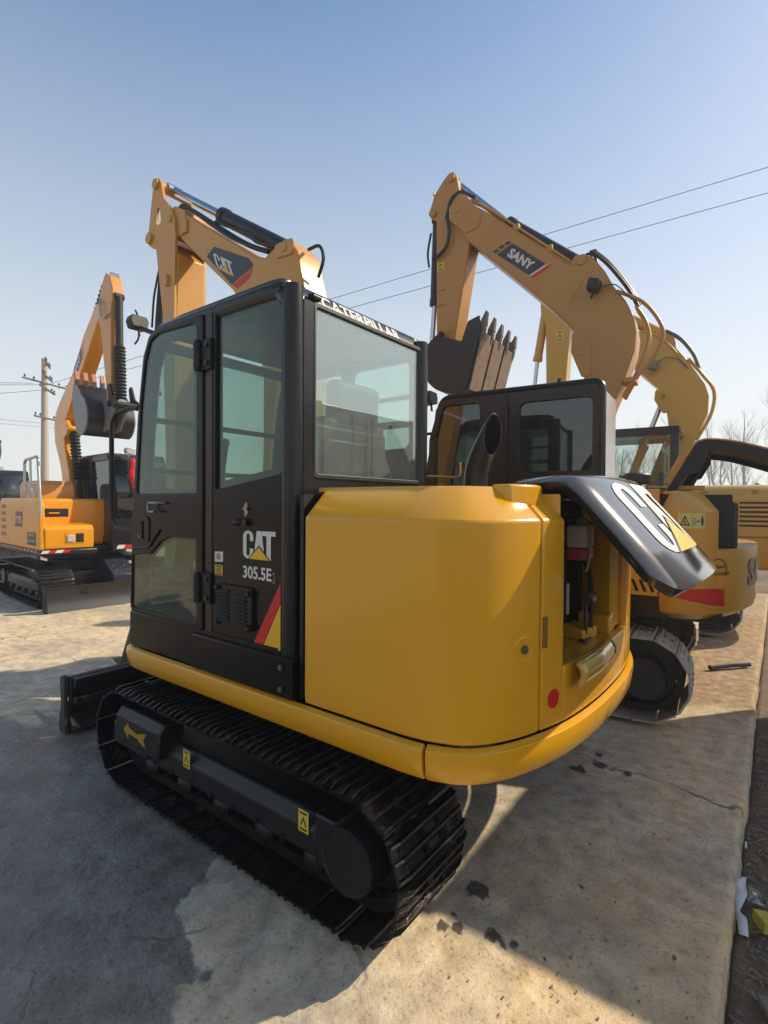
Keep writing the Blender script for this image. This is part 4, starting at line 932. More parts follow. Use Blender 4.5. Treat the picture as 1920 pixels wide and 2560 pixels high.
# ---- boom, arm, bucket
BX0, BX1 = .22, .46
boom = [(2.21, 4.07), (2.16, 4.13), (2.06, 4.11), (1.843, 3.95), (1.029, 3.412), (.92, 3.365), (.76, 3.43), (.68, 3.44), (.61, 3.37), (.565, 3.31), (.54, 3.18), (.47, 2.95), (.46, 2.6), (.60, 1.8), (.74, 1.0), (.82, .88), (.95, .9), (1.0, 1.05), (.93, 1.9), (.93, 2.5), (1.02, 2.85), (1.299, 3.215), (1.959, 3.77), (2.17, 3.96)]
b = B(); b.prism(boom, 'x', BX0, BX1); bo = b.done('boom', Y1b, m1, bevel=.012)
b = B(); pin(b, BX0-.02, BX1+.02, .70, 3.375, .035); pin(b, BX0-.015, BX1+.015, 2.14, 4.03, .05); b.prism(rpoly([(.60, 3.42), (.80, 3.42), (.80, 3.32), (.60, 3.30)], .04, 4), 'x', BX0-.012, BX0); b.prism(rpoly([(2.28, 4.09), (2.28, 3.94), (2.02, 3.85), (1.94, 3.90), (1.96, 4.06), (2.12, 4.15)], .05, 4), 'x', BX0-.01, BX1+.01); b.box((BX0-.02, 1.92, 3.86), (BX0, 2.0, 3.97)); b.done('boom_pin', Y1b, bo, bevel=.006)
fb = planefn((BX0, 0, 0), (0, -1, 0), (0, 0, 1))
dk = decal('logo_panel', shape2d([[(-1.545, 3.628), (-1.648, 3.577), (-1.311, 3.262), (-1.055, 3.335), (-1.049, 3.352), (-1.10, 3.41)]][:1]), fb, SLATE, bo, .002)
decal('red_stripe', shape2d([[(-1.30, 3.258), (-1.24, 3.215), (-1.085, 3.262), (-1.062, 3.322), (-1.10, 3.308)]]), fb, RED, bo, .0026)
a_ = atan2(3.428-3.585, 1.495-1.227); ux = V((0, -cos(a_), sin(a_))); upv = V((0, .40, .92)).normalized()
fl = planefn((BX0, 1.495, 3.438), ux*1.0, (0, .42, .90))
wh, gap, tri = cat_logo(.285, .165)
for pol in wh: decal('logo_letter', shape2d([pol]), fl, WHITE, bo, .0036)
decal('logo_outline', shape2d([gap]), fl, SLATE, bo, .0044); decal('logo_triangle', shape2d([tri]), fl, YDEC, bo, .0052)
arm = [(2.375, 4.46), (2.33, 4.455), (2.29, 4.40), (2.25, 4.25), (2.17, 4.17), (2.08, 4.02), (2.06, 3.87), (2.078, 3.19), (2.06, 1.7), (2.12, 1.55), (2.2, 1.6), (2.265, 3.23), (2.379, 3.85), (2.44, 3.86), (2.50, 3.90), (2.525, 3.97), (2.50, 4.05), (2.46, 4.25), (2.42, 4.42)]
b = B(); b.plate(arm, [rpoly([(2.36, 4.20), (2.31, 4.18), (2.295, 4.06), (2.34, 4.03), (2.375, 4.07)], .02, 4)], 'x', BX0-.035, BX0-.012); b.plate(arm, [rpoly([(2.36, 4.20), (2.31, 4.18), (2.295, 4.06), (2.34, 4.03), (2.375, 4.07)], .02, 4)], 'x', BX1+.012, BX1+.035)
b.prism([(2.05, 3.70), (2.078, 3.19), (2.06, 1.7), (2.12, 1.55), (2.2, 1.6), (2.265, 3.23), (2.375, 3.84), (2.30, 3.9), (2.2, 3.86)], 'x', BX0-.0125, BX1+.0125)
ar = b.done('arm', Y1b, m1, bevel=.006)
b = B(); pin(b, BX0-.06, BX1+.06, 2.365, 4.41, .045); pin(b, BX0-.06, BX1+.06, 2.475, 3.955, .05); pin(b, BX0-.05, BX1+.05, 2.14, 4.03, .03); b.box((BX0-.06, 2.16, 3.45), (BX0-.03, 2.2, 3.55)); b.done('arm_pin', Y1b, ar, bevel=.006)
ram(bo, (.34, .70, 3.375), (.34, 1.60, 3.945), (.34, 2.345, 4.42), .062, .036)
ram(ar, (.34, 2.49, 3.94), (.34, 2.61, 3.1), (.34, 2.66, 2.6), .042, .026)
hose(bo, [(.25, .62, 3.36), (.23, .80, 3.42), (.22, 1.0, 3.50), (.24, 1.15, 3.62), (.26, 1.4, 3.76), (.27, 1.60, 3.87)], .012)
hose(bo, [(.30, .9, 3.42), (.28, 1.2, 3.57), (.27, 1.6, 3.84), (.26, 1.9, 4.05), (.28, 2.1, 4.17), (.3, 2.2, 4.15)], .02)
hose(bo, [(.24, .9, 3.41), (.24, 1.3, 3.62), (.24, 1.62, 3.84), (.24, 1.95, 4.08), (.24, 2.15, 4.14)], .014)
hose(bo, [(.32, .56, 3.36), (.33, .46, 3.36), (.33, .42, 3.26), (.33, .47, 3.14)], .012)
hose(ar, [(.30, 2.50, 3.80), (.28, 2.54, 3.6), (.27, 2.57, 3.45), (.28, 2.62, 3.2)], .01)
ea = [(1.95, .75), (2.2, .95), (2.35, .95), (2.45, .7), (2.2, .55)]
bucket(ar, [(2.62, .05), (2.3, .0), (1.95, .12), (1.82, .40), (1.9, .7), (2.2, .85)], (1, .1), -.03, .71, BUCK, BUCK, TOOTH, 5, ea)
b = B(); b.prism([(2.06, 1.7), (2.2, 1.7), (2.35, .95), (2.2, .8)], 'x', BX0+.02, BX1-.02); b.done('bucket_link', Y1b, ar)

# ------------------------------------------------------------------ shared cab shell for the other machines
def cab_shell(par, x0, x1, yr, yf, z0, z1, body_m, frame_m, glass_m, door, rwin, slope=.12, rear_panel=None, r=.07):
    """box cab with rounded edges; door / rwin are side openings (y0,y1,z0,z1)"""
    out = rpoly([(yr, z0), (yr, z1), (yf-slope, z1), (yf, z0+.55*(z1-z0)), (yf, z0)], [.0, r, r*1.6, .25, 0], 6)
    holes = [rpoly([(a, c), (a, d), (bb, d), (bb, c)], .06, 4) for a, bb, c, d in (door, rwin) if a is not None]
    b = B(); b.plate(out, holes, 'x', x0, x0+.045, .015); shell = b.done('cab', body_m, par)
    b = B(); b.plate(out, holes, 'x', x1-.045, x1, .015); b.done('right_side_frame', body_m, shell)
    for h in holes:
        pane(shell, h, 'x', x0+.018, x0+.022, glass_m); pane(shell, h, 'x', x1-.022, x1-.018, glass_m)
    b = B(); b.prism(rpoly([(yr+.01, z1-.10), (yr+.02, z1-.01), (yr+.09, z1+.035), (yf-slope-.12, z1+.035), (yf-slope+.01, z1-.01), (yf-slope+.03, z1-.10)], [.0, .05, .08, .08, .05, 0], 5), 'x', x0+.04, x1-.04); b.done('roof', frame_m, shell, bevel=.02, seg=3)
    b = B(); b.tube([(x0+.02, p[0]-(.0), p[1]) for p in out], .028, 8); b.done('door_frame_tube', frame_m, shell)
    b = B(); b.box((x0+.03, yr, z0), (x1-.03, yf, z0+.10)); b.box((x0+.04, yr, z0+.1), (x1-.04, yr+.03, z0+.50)); b.box((x0+.04, yf-.06, z0+.1), (x1-.04, yf-.02, z0+.42)); b.done('cab_base', body_m, shell, bevel=.01)
    fw = [(x0+.045, yf-.03, z0+.42), (x1-.045, yf-.03, z0+.42), (x1-.045, yf-slope*.6, z1-.1), (x0+.045, yf-slope*.6, z1-.1)]
    b = B(); b.poly(fw); b.done('windscreen', glass_m, shell, solid=.004)
    if rear_panel:
        b = B(); b.prism(rpoly([(x0+.05, z0+.42), (x0+.05, z1-.05), (x1-.05, z1-.05), (x1-.05, z0+.42)], .05, 4), 'y', yr-.006, yr+.02); b.done('rear_panel', rear_panel, shell, bevel=.004)  # opaque pane for the rear window, sky reflection put into its colour
    else:
        b = B(); b.prism([(x0+.05, z0+.45), (x0+.05, z1-.08), (x1-.05, z1-.08), (x1-.05, z0+.45)], 'y', yr+.01, yr+.014); b.done('rear_window', glass_m, shell)
    cx = (x0+x1)/2
    b = B(); b.prism(rpoly([(yr+.15, z0+.42), (yr+.6, z0+.42), (yr+.6, z0+.52), (yr+.27, z0+.55), (yr+.2, z0+1.15), (yr+.1, z0+1.15)], .04, 4), 'x', cx-.2, cx+.2); b.prism(rpoly([(yr+.11, z0+1.1), (yr+.19, z0+1.1), (yr+.18, z0+1.32), (yr+.1, z0+1.32)], .03, 4), 'x', cx-.12, cx+.12); b.done('operator_seat', SEAT, shell, bevel=.03)
    b = B(); b.box((cx-.3, yr+.2, z0+.4), (cx-.2, yr+.65, z0+.72)); b.box((cx+.2, yr+.2, z0+.4), (cx+.3, yr+.65, z0+.72)); b.cyl((cx-.25, yr+.6, z0+.7), (cx-.25, yr+.6, z0+.95), .02, 10); b.done('armrest_console', PLAST, shell, bevel=.02)
    return shell
def sany_panel(par, o, ux, vx, L, H, slate=SLATE, tail=True, flip=False):
    """slanted dark panel with SANY lettering, squares trailing off and a red stripe; u along ux"""
    fn = planefn(o, ux, vx)
    p = decal('logo_panel', shape2d([[(.16*L, H), (.02*L, 0), (.80*L, 0), (.94*L, H)]]), fn, slate, par, .002)
    decal('red_stripe', shape2d([[(.835*L, 0), (.90*L, 0), (1.04*L, H), (.975*L, H)]]), fn, RED, par, .002)
    decal('white_stripe', shape2d([[(.80*L, 0), (.835*L, 0), (.975*L, H), (.94*L, H)]]), fn, WHITE, par, .002)
    if tail:
        for a, c in ((-.09, .0), (-.045, .37), (.015, .72)):
            decal('logo_square', shape2d([[(a*L+.0, c*H), (a*L+.075*L, c*H), (a*L+.115*L, c*H+.26*H), (a*L+.04*L, c*H+.26*H)]]), fn, slate, par, .002)
    s = text2d("SANY", H*.56, 1.0, .045); wd = max(v[0] for v in s[0]); k = .56*L/wd
    decal('logo_lettering', ([(v[0]*k + .20*L + v[1]*-.0, v[1] + .22*H) for v in s[0]], s[1]), fn, WHITE, p, .004)

# ------------------------------------------------------------------ the tan excavator beside it
m2 = thing('excavator', 'tan excavator with dark tinted cab, grey track plates and red stripe on its counterweight', 'excavator', (2.6, -.7, 0), 5)
crawler(m2, -1.05, -.60, -.63, 1.45, .325, .318, .150, TRK2, flat('dusty_undercarriage', lin('#2b2826'), .55, var=.4, bump=.2, bscale=25), -1)
crawler(m2, .60, 1.05, -.63, 1.45, .325, .318, .150, TRK2, bpy.data.materials['dusty_undercarriage'], 1)
b = B(); b.box((-.62, -.3, .25), (.62, 1.2, .52)); b.cyl((0, .2, .5), (0, .2, .76), .5, 32); b.done('car_body', UNDER, m2, bevel=.02)
b = B(); b.box((-.93, -.78, .74), (.95, 1.15, .90)); b.box((-.8, -1.1, .72), (.8, -.7, .80)); b.done('upper_frame', BROWN, m2, bevel=.01)
# side body with slotted panel
b = B(); sl_h = [rpoly([(y_, z_), (y_+.022, z_), (y_+.055, z_+.085), (y_+.033, z_+.085)], .009, 3) for z_ in (.925, 1.05, 1.175) for y_ in (-.695, -.645, -.595, -.545, -.495)]
b.plate([(-.715, .90), (.10, .90), (.10, 1.655), (-.715, 1.655)], sl_h, 'x', -.955, -.93, .004)
b.box((-.93, -.715, 1.62), (.95, .10, 1.652)); b.box((.92, -.715, .9), (.95, .1, 1.65))
bd2 = b.done('side_panel', Y2, m2)
b = B(); b.box((-.925, -.7, .92), (-.90, .1, 1.6)); b.done('panel_backing', BLKM, bd2)
PL2 = [(-.955, -.722), (-.985, -.80), (-.975, -.90), (-.90, -1.02), (-.70, -1.165), (-.4, -1.28), (-.1, -1.33), (.25, -1.34), (.55, -1.29), (.8, -1.18), (.95, -1.02), (1.0, -.9), (1.0, -.72)]
PR2 = [(.20, .735), (.07, .755), (.012, .80), (0, .86), (0, 1.50), (.012, 1.515), (.13, 1.635), (.16, 1.645)]
l2 = Loft(PL2, PR2, 6)
def s2x(x): return min(l2.S, key=lambda s: abs(l2.plan(s)[0].x-x) + (9 if l2.plan(s)[0].y > -.85 else 0))
sA, sB = s2x(-.85), s2x(.85)
b = B(); l2.grid(b, 0, sA, 0, l2.H, 24); l2.grid(b, sA, sB, 0, l2.tz(1.24), 24); l2.grid(b, sB, l2.L, 0, l2.H, 20); bmesh.ops.remove_doubles(b.bm, verts=b.bm.verts, dist=.0005)
cw2 = b.done('counterweight', Y2, m2, solid=.05, bevel=.01, seg=3)
b = B(); b.prism([(p.x*.97, p.y+.02) for p in l2.P if p.y < -1.02], 'z', 1.22, 1.238); b.done('counterweight_ledge', Y2, cw2)
b = B(); b.box((-.58, -1.02, 1.238), (.55, -.8, 1.62)); b.box((-.62, -1.15, 1.24), (-.57, -.85, 1.62)); b.box((-.80, -1.0, 1.24), (.80, -.9, 1.60)); b.prism([(-.62, -1.16), (-.55, -1.19), (-.5, -1.0), (-.6, -1.0)], 'z', 1.24, 1.56); b.done('engine_bay', BLKM, m2, bevel=.01)
b = B(); b.prism([(-.84, -.73), (-.80, -.95), (-.70, -1.0), (-.58, -.8), (.58, -.8), (.70, -1.0), (.80, -.95), (.84, -.73)], 'z', 1.62, 1.643); b.done('top_deck', Y2, m2)
decal('red_band', shape2d([[(0, .10), (.10, .075), (.33, .03), (.46, .015), (.46, .135), (.33, .145), (.1, .135), (0, .125)]]), lambda u, v: l2.pt(.006 + u, l2.tz(.835) + v), RED, cw2, .002, (10, 3))
def cwst(u, v): return l2.pt(.115 + u, l2.tz(1.385) + v)
ws = decal('warning_sticker', shape2d([[(0,0),(.17,0),(.17,.105),(0,.105)]]), cwst, CREAM, cw2, .002, (5, 2))
a = .085; ht = .105; wd = .17
for pol, mm, lf_ in (([(.012,.02),(.042,.09),(.073,.02)], INK, .003), ([(.022,.028),(.042,.072),(.063,.028)], CREAM, .0038), ([(.037,.033),(.046,.033),(.046,.055),(.037,.05)], INK, .0046),
    ([(.096,.025),(.108,.025),(.108,.07),(.096,.07)], INK, .003), ([(.0985,.028),(.1055,.028),(.1055,.067),(.0985,.067)], CREAM, .0038), ([(.114,.047),(.136,.047),(.136,.051),(.114,.051)], INK, .003), ([(.112,.049),(.119,.057),(.119,.041)], INK, .0033), ([(.138,.049),(.131,.041),(.131,.057)], INK, .0033),
    ([(.145,.02),(.15,.02),(.1515,.045),(.153,.02),(.158,.02),(.16,.07),(.143,.07)], INK, .003), (arc(.1515,.08,.005,.006,0,350,10), INK, .003), ([(.0845,.004),(.0865,.004),(.0865,.101),(.0845,.101)], INK, .003)):
    decal('pictogram', shape2d([pol]), cwst, mm, ws, lf_, (2, 1))
s_ic = s2x(-.80)
def icf(u, v): return l2.pt(s_ic - .04 + u*.85, l2.tz(1.065) + v*.85)
t1 = text2d("Intelligent", .034, .95, .008); t2_ = text2d("Control", .034, .95, .008)
w1 = max(v[0] for v in t1[0])
decal('badge_lettering', ([(v[0]*.17/w1 - .10 + v[1]*.2, v[1] + .05) for v in t1[0]], t1[1]), icf, INK, cw2, .002, (4, 2)); decal('badge_lettering', ([(v[0]*.17/w1 - .05 + v[1]*.2, v[1]) for v in t2_[0]], t2_[1]), icf, INK, cw2, .002, (4, 2))
decal('badge_ring', shape2d([arc(0, .045, .105, .092, -35, 120, 20) + arc(0, .045, .085, .080, 120, -35, 20)]), icf, flat('bronze_decal', lin('#6e5a3c'), .4), cw2, .002, (4, 3))
s_sy = s2x(-.42)
ts = text2d("SANY", .20, 1.0, .05); w1 = max(v[0] for v in ts[0]); ts = ([(v[0]*.80/w1, v[1]) for v in ts[0]], ts[1])
def syf(u, v): return l2.pt(s_sy - .09 + u, l2.tz(.96) + v)
decal('rear_lettering', ([(v[0]*1.0, v[1]) for v in ts[0]], ts[1]), syf, GREYD, cw2, .006, (12, 3))
# raised hood
HP2 = cat_rom([(0, -.72, 1.655), (0, -.80, 1.80), (0, -.90, 1.985), (0, -.945, 2.022), (0, -1.02, 2.03), (0, -1.2, 1.995), (0, -1.5, 1.885), (0, -1.75, 1.77), (0, -1.83, 1.70)], 4)
b = B(); n_ = len(HP2)-1
def h2(x, i):
    p = HP2[i]; e = max(0, abs(x)-.5); return V((x, p.y, p.z + .02*(1-(x/.6)**2)))
g = [[b.bm.verts.new(h2(-.6+1.2*k/16, i)) for i in range(n_+1)] for k in range(17)]
for k in range(16):
    for i in range(n_): b.bm.faces.new((g[k][i], g[k][i+1], g[k+1][i+1], g[k+1][i]))
bmesh.ops.recalc_face_normals(b.bm, faces=b.bm.faces[:])
hd2 = b.done('raised_hood', Y2b, m2, solid=.014, bevel=.004)
b = B()
rows = []
for i in range(n_+1):
    p = HP2[i]; d = (HP2[min(i+1, n_)]-HP2[max(i-1, 0)]).normalized(); nrm = V((0, d.z, -d.y)); nrm = nrm if nrm.z < 0 else -nrm
    th = .13 if 4 < i < 16 else .07
    rows.append((p + nrm*.016, p + nrm*th))
for xx in (-.595, .565):
    o = [(r0.y, r0.z) for r0, _ in rows]; q = [(r1.y, r1.z) for _, r1 in rows]
    b.prism(o + q[::-1], 'x', xx, xx+.03)
b.done('hood_rim', BLKM, hd2)
b = B()
pts = [(r0.y, r0.z) for r0, _ in rows] + [(r0.y + .0, r0.z) for r0, _ in rows][::-1]
g = [[b.bm.verts.new((x, r0.y, r0.z)) for r0, _ in rows] for x in (-.58, .58)]
for i in range(n_): b.bm.faces.new((g[0][i], g[0][i+1], g[1][i+1], g[1][i]))
b.done('hood_lining', BLKM, hd2, solid=.01)
b = B(); b.tube([(-.40, -.86, 1.64), (-.40, -1.0, 1.93)], .02, 10); b.done('gas_strut', BLKM, hd2)
b = B(); b.box((-.50, -.98, 1.66), (-.38, -.80, 1.69)); b.box((-.53, -.80, 1.70), (-.50, -.76, 1.93), Matrix.Rotation(R(26), 3, 'X')); b.done('hood_bracket', Y2, hd2)
b = B(); b.lathe((-.62, -.52, 1.64), (-.62, -.52, 2), [(0, .05), (.06, .05), (.06, .10), (.075, .115), (.13, .115), (.145, .10), (.15, .001)], 28); b.done('air_precleaner', PLAST, m2)
# cab
cs2 = cab_shell(m2, -.95, -.28, -.33, 1.12, .90, 2.46, BROWN, BLKF, GL2, (.62, 1.02, 1.20, 2.385), (-.268, .285, 1.80, 2.35), slope=.14, rear_panel=SKYREFL)
b = B(); b.plate(rpoly([(.40, 1.0), (.40, 2.43), (.99, 2.43), (1.09, 2.1), (1.11, 1.0)], .06, 4), [rpoly([(.62, 1.20), (.62, 2.385), (.96, 2.385), (1.03, 2.1), (1.03, 1.20)], .06, 4)], 'x', -.958, -.945, .003); b.box((-.965, .385, 1.0), (-.95, .40, 2.43)); b.done('cab_door', BROWN, cs2)
b = B(); b.plate(rpoly([(-.30, 1.765), (-.30, 2.385), (.31, 2.385), (.31, 1.765)], .07, 4), [rpoly([(-.268, 1.80), (-.268, 2.35), (.285, 2.35), (.285, 1.80)], .06, 4)], 'x', -.957, -.948, .003); b.done('window_frame', BROWN, cs2)
b = B(); b.tube([(-.965, .385, 2.35), (-.972, .385, 2.12)], .012, 8); b.done('door_hinge', BLKM, cs2)
b = B(); b.tube([(-.93, 1.06, 2.16), (-.93, 1.16, 2.16), (-.93, 1.20, 2.10), (-.93, 1.21, 1.5), (-.93, 1.16, 1.44)], .014, 8); b.done('grab_rail', BLKM, cs2)
worklight(cs2, (-.80, 1.18, 2.50), (0, 1, -.1), PLAST, .11)
b = B(); b.tube([(-.9, -.02, 2.50), (-.9, .0, 2.505)], .02, 10); b.done('roof_plug', BLKM, cs2)
# boom, arm, bucket
boom2 = [(1.29, 4.53), (1.27, 4.62), (1.18, 4.66), (1.05, 4.56), (.894, 4.43), (.10, 3.735), (.06, 3.80), (-.02, 3.80), (-.10, 3.745), (-.20, 3.60), (-.274, 3.45), (-.37, 3.31), (-.433, 3.17), (-.458, 3.02), (-.445, 2.87), (-.372, 2.64), (-.28, 2.42), (-.12, 1.9), (.0, 1.3), (.12, 1.2), (.24, 1.3), (.26, 1.9), (.12, 2.3), (-.04, 2.66), (-.01, 2.82), (.045, 2.92), (.06, 3.02), (.04, 3.10), (.16, 3.24), (.35, 3.45), (1.09, 4.19), (1.24, 4.40)]
b = B(); b.prism(boom2, 'x', -.12, .18); bo2 = b.done('boom', Y2b, m2, bevel=.012)
b = B(); b.prism(rpoly([(1.31, 4.60), (1.31, 4.46), (1.12, 4.28), (.98, 4.30), (.96, 4.44), (1.15, 4.70)], .05, 4), 'x', -.132, .192); pin(b, -.14, .20, 1.225, 4.555, .05); pin(b, -.135, .195, .0, 3.74, .045); pin(b, -.135, .195, .0, 2.93, .05); b.prism(rpoly([(.07, 3.12), (.08, 2.93), (-.02, 2.68), (-.10, 2.7), (-.09, 2.95), (-.02, 3.10)], .04, 4), 'x', -.13, -.12); b.done('boom_pin', Y2b, bo2, bevel=.006)
u_ = V((0, -(.902-.45), (3.68-4.122))); u_ = V((0, -.70, -.60)).normalized(); v_ = V((0, -u_.z, u_.y)); v_ = v_ if v_.z > 0 else -v_
def bead(par, pts, x, r, m): b = B(); b.tube([(x, p_[0], p_[1]) for p_ in pts], r, 6); return b.done('weld_bead', m, par)
bead(bo2, [(.894, 4.42), (.10, 3.73)], -.121, .006, Y2b); bead(bo2, [(1.05, 4.165), (.37, 3.475), (.10, 3.19)], -.121, .006, Y2b); bead(bo2, [(-.05, 3.62), (.10, 3.36)], -.121, .004, Y2b)
for y_, z_ in ((.62, 4.215), (.30, 3.93)): b = B(); b.box((-.085, y_-.03, z_-.02), (.005, y_+.03, z_+.045)); b.done('pipe_clamp', Y2b, bo2, bevel=.004)
sany_panel(bo2, V((-.12, .80, 3.995)), u_, v_, .54, .155)
arm2 = [(1.34, 4.97), (1.29, 4.98), (1.25, 4.93), (1.22, 4.78), (1.13, 4.62), (1.06, 4.40), (1.10, 4.15), (1.258, 3.20), (1.30, 3.10), (1.38, 3.06), (1.46, 3.12), (1.475, 4.53), (1.545, 4.57), (1.56, 4.64), (1.50, 4.80), (1.40, 4.92)]
b = B(); b.prism(arm2, 'x', -.09, .15); ar2 = b.done('arm', Y2b, m2, bevel=.012)
b = B(); pin(b, -.12, .18, 1.30, 4.91, .04); pin(b, -.12, .18, 1.51, 4.60, .04); b.box((-.105, 1.50, 4.79), (.165, 1.51, 4.83)); b.box((-.10, 1.36, 3.78), (-.09, 1.46, 3.80)); b.box((-.10, 1.36, 3.62), (-.09, 1.46, 3.64)); pin(b, -.1, -.09, 1.30, 3.33, .015); b.done('arm_pin', Y2b, ar2, bevel=.004)
ram(bo2, (.03, .0, 3.74), (.03, .737, 4.345), (.03, 1.28, 4.90), .062, .034)
ram(ar2, (.03, 1.52, 4.57), (.03, 1.545, 3.68), (.03, 1.585, 3.15), .05, .028)
bucket(m2, [(.855, 3.20), (.93, 2.92), (1.0, 2.66), (1.12, 2.62), (1.32, 2.68), (1.45, 2.82), (1.485, 2.95), (1.46, 3.08)], (-.33, 1), -.37, .58, WORN, BUCK, TOOTH, 5, [(1.40, 3.22), (1.28, 3.20), (1.30, 2.9), (1.45, 2.85), (1.5, 3.0)], [(1.28, 3.20), (1.05, 3.12), (.985, 3.30), (.87, 3.335)], .18)
bb2 = [o for o in bpy.data.objects if o.name.startswith('bucket') and o.parent is m2][0]
for k in range(3):
    x0_ = -.35 + k*.315; b = B(); b.prism([(.845, 3.19), (.985, 2.655), (.972, 2.65), (.832, 3.185)], 'x', x0_, x0_+.27); b.done('wear_strip', WORN, bb2, bevel=.003)
b = B(); b.prism(rpoly([(1.43, 3.30), (1.34, 3.28), (1.40, 3.05), (1.52, 2.95), (1.60, 3.1), (1.55, 3.2)], .03, 4), 'x', -.16, -.13); b.tube([(-.15, 1.36, 3.32), (-.15, 1.58, 3.08)], .03, 10); b.done('bucket_link', PLAST, m2, bevel=.004)
worklight(bo2, (-.20, -.12, 3.46), (.0, 1, .35), PLAST, .10)
hose(bo2, [(-.15, -.19, 3.46), (-.16, -.3, 3.44), (-.14, -.42, 3.3)], .005)
hose(bo2, [(-.10, 1.35, 4.52), (-.13, 1.32, 4.45), (-.14, 1.30, 4.32), (-.14, 1.33, 4.2), (-.13, 1.42, 4.13), (-.12, 1.50, 4.12)], .018)
hose(bo2, [(-.10, 1.35, 4.50), (-.10, 1.30, 4.68), (-.08, 1.2, 4.74), (-.08, 1.05, 4.64)], .018)
for dx in (-.06, -.02): hose(bo2, [(dx, 1.1, 4.64), (dx, .9, 4.49), (dx, .5, 4.13), (dx, .1, 3.77)], .012, Y2b, 'pipe')
for dx, dz in ((-.10, 0), (-.06, .03), (.0, .05)): hose(bo2, [(dx, -.09, 3.80+dz), (dx, -.22, 3.66+dz), (dx, -.38, 3.42+dz), (dx, -.47, 3.24+dz)], .016)
for dx in (-.11, -.05, .02): hose(bo2, [(dx, -.45, 3.25), (dx, -.53, 3.10), (dx, -.55, 2.95), (dx, -.48, 2.72), (dx, -.36, 2.48)], .014, Y2b, 'pipe')
hose(bo2, [(-.13, -.30, 3.40), (-.13, -.52, 3.25), (-.13, -.66, 3.0), (-.13, -.60, 2.8), (-.13, -.45, 2.62)], .016, Y2b, 'pipe')
hose(bo2, [(.05, .06, 3.80), (.05, -.02, 3.86), (.05, -.08, 3.83), (.05, -.10, 3.76)], .014)
b = B(); b.box((-.14, -.46, 2.60), (.06, -.36, 2.64)); b.done('pipe_clamp', Y2b, bo2)
b = B(); b.box((-.08, -.12, 3.79), (-.03, -.06, 3.83)); b.done('hose_block', RUB, bo2)
hose(ar2, [(-.10, 1.53, 4.4), (-.11, 1.56, 4.2), (-.10, 1.55, 4.05)], .012)
sticker(ar2, (-.091, 1.46, 3.98), (0, -1, 0), (0, 0, 1), .08, .12, STICK)

# ------------------------------------------------------------------ the deep yellow excavator behind it
m3 = thing('excavator', 'deep yellow excavator at the far right with louvred side panel and open framed cab', 'excavator', (5.8, -.6, 0), 5)
crawler(m3, -1.1, -.62, -.86, 1.5, .33, .325, .155, TRK2, bpy.data.materials['dusty_undercarriage'], -1, holes=False)
crawler(m3, .62, 1.1, -.86, 1.5, .33, .325, .155, TRK2, bpy.data.materials['dusty_undercarriage'], 1, holes=False)
b = B(); b.box((-.65, -.5, .25), (.65, 1.2, .52)); b.cyl((0, .2, .5), (0, .2, .80), .55, 32); b.done('car_body', UNDER, m3, bevel=.02)
b = B(); b.box((-.95, -.8, .78), (.95, 1.3, .92)); b.done('upper_frame', BLKM, m3, bevel=.01)
PL3 = [(-.93, -.15), (-.93, -.5), (-.93, -.9), (-.925, -1.3), (-.89, -1.5), (-.75, -1.7), (-.4, -1.84), (0, -1.88), (.4, -1.84), (.75, -1.7), (.9, -1.5), (.93, -1.0), (.93, -.2)]
l3 = Loft(PL3, [(.05, .80), (.0, .84), (0, 1.16), (.006, 1.172)], 6); b = B(); l3.grid(b, 0, l3.L, 0, l3.H, 60); b.done('counterweight', Y3, m3, solid=.05, bevel=.008)
l3b = Loft(PL3, [(.03, 1.178), (.01, 1.19), (.01, 1.66), (.02, 1.70), (.08, 1.765), (.14, 1.785), (.5, 1.80)], 6); b = B(); l3b.grid(b, 0, l3b.L, 0, l3b.H, 60)
ho3 = b.done('engine_hood', Y3h, m3, solid=.03, bevel=.006)
for a0, a1 in ((1.12, 1.42), (.96, 1.07)):
    for k in range(6 if a0 > 1 else 2):
        z = 1.30 + k*.053 + (0 if a0 > 1 else .212); decal('vent_slot', shape2d([[(0, 0), (a1-a0, 0), (a1-a0, .024), (0, .024)]]), lambda u, v: l3b.pt(a0-.15+u, l3b.tz(z)+v), BLKM, ho3, .002, (3, 1))
        b = B(); p0, n0 = l3b.pt(a0-.15, l3b.tz(z+.027)); p1, n1 = l3b.pt(a1-.15, l3b.tz(z+.027)); b.tube([p0+n0*.004, p1+n1*.004], .006, 6); b.done('louvre_rib', Y3h, ho3)
sticker(ho3, (-.925, -1.22, 1.675), (0, -1, 0), (0, 0, 1), .09, .05, flat('faded_sticker', lin('#bfa24e'), .5))
b = B()
cz0, cz1 = .92, 2.50
for (xa, ya) in ((-.9, -.45), (-.9, .62), (.12, -.55), (.12, .62)): b.box((xa-.035, ya-.05, cz0), (xa+.035, ya+.05, cz1))
b.box((-.935, -.5, 2.42), (-.865, .67, 2.50)); b.box((.085, -.5, 2.42), (.155, .67, 2.50)); b.box((-.9, .58, 2.42), (.12, .66, 2.5)); b.box((-.9, -.5, 2.44), (.12, -.44, 2.5)); b.box((-.92, -.47, cz0), (-.885, .64, 1.30)); b.box((-.9, .6, cz0), (.12, .64, 1.4)); b.box((-.9, -.45, cz0), (.12, .62, 1.0)); b.box((-.935, -.36, 1.72), (-.87, .6, 1.76))
cb3 = b.done('cab', BLKF, m3, bevel=.01)
b = B(); b.box((-.88, -.5, 2.50), (.10, .64, 2.53)); b.done('roof', BLKF, cb3, bevel=.01)
pane(cb3, [(-.42, 1.30), (-.42, 2.42), (.6, 2.42), (.6, 1.30)], 'x', -.905, -.90, GL3)
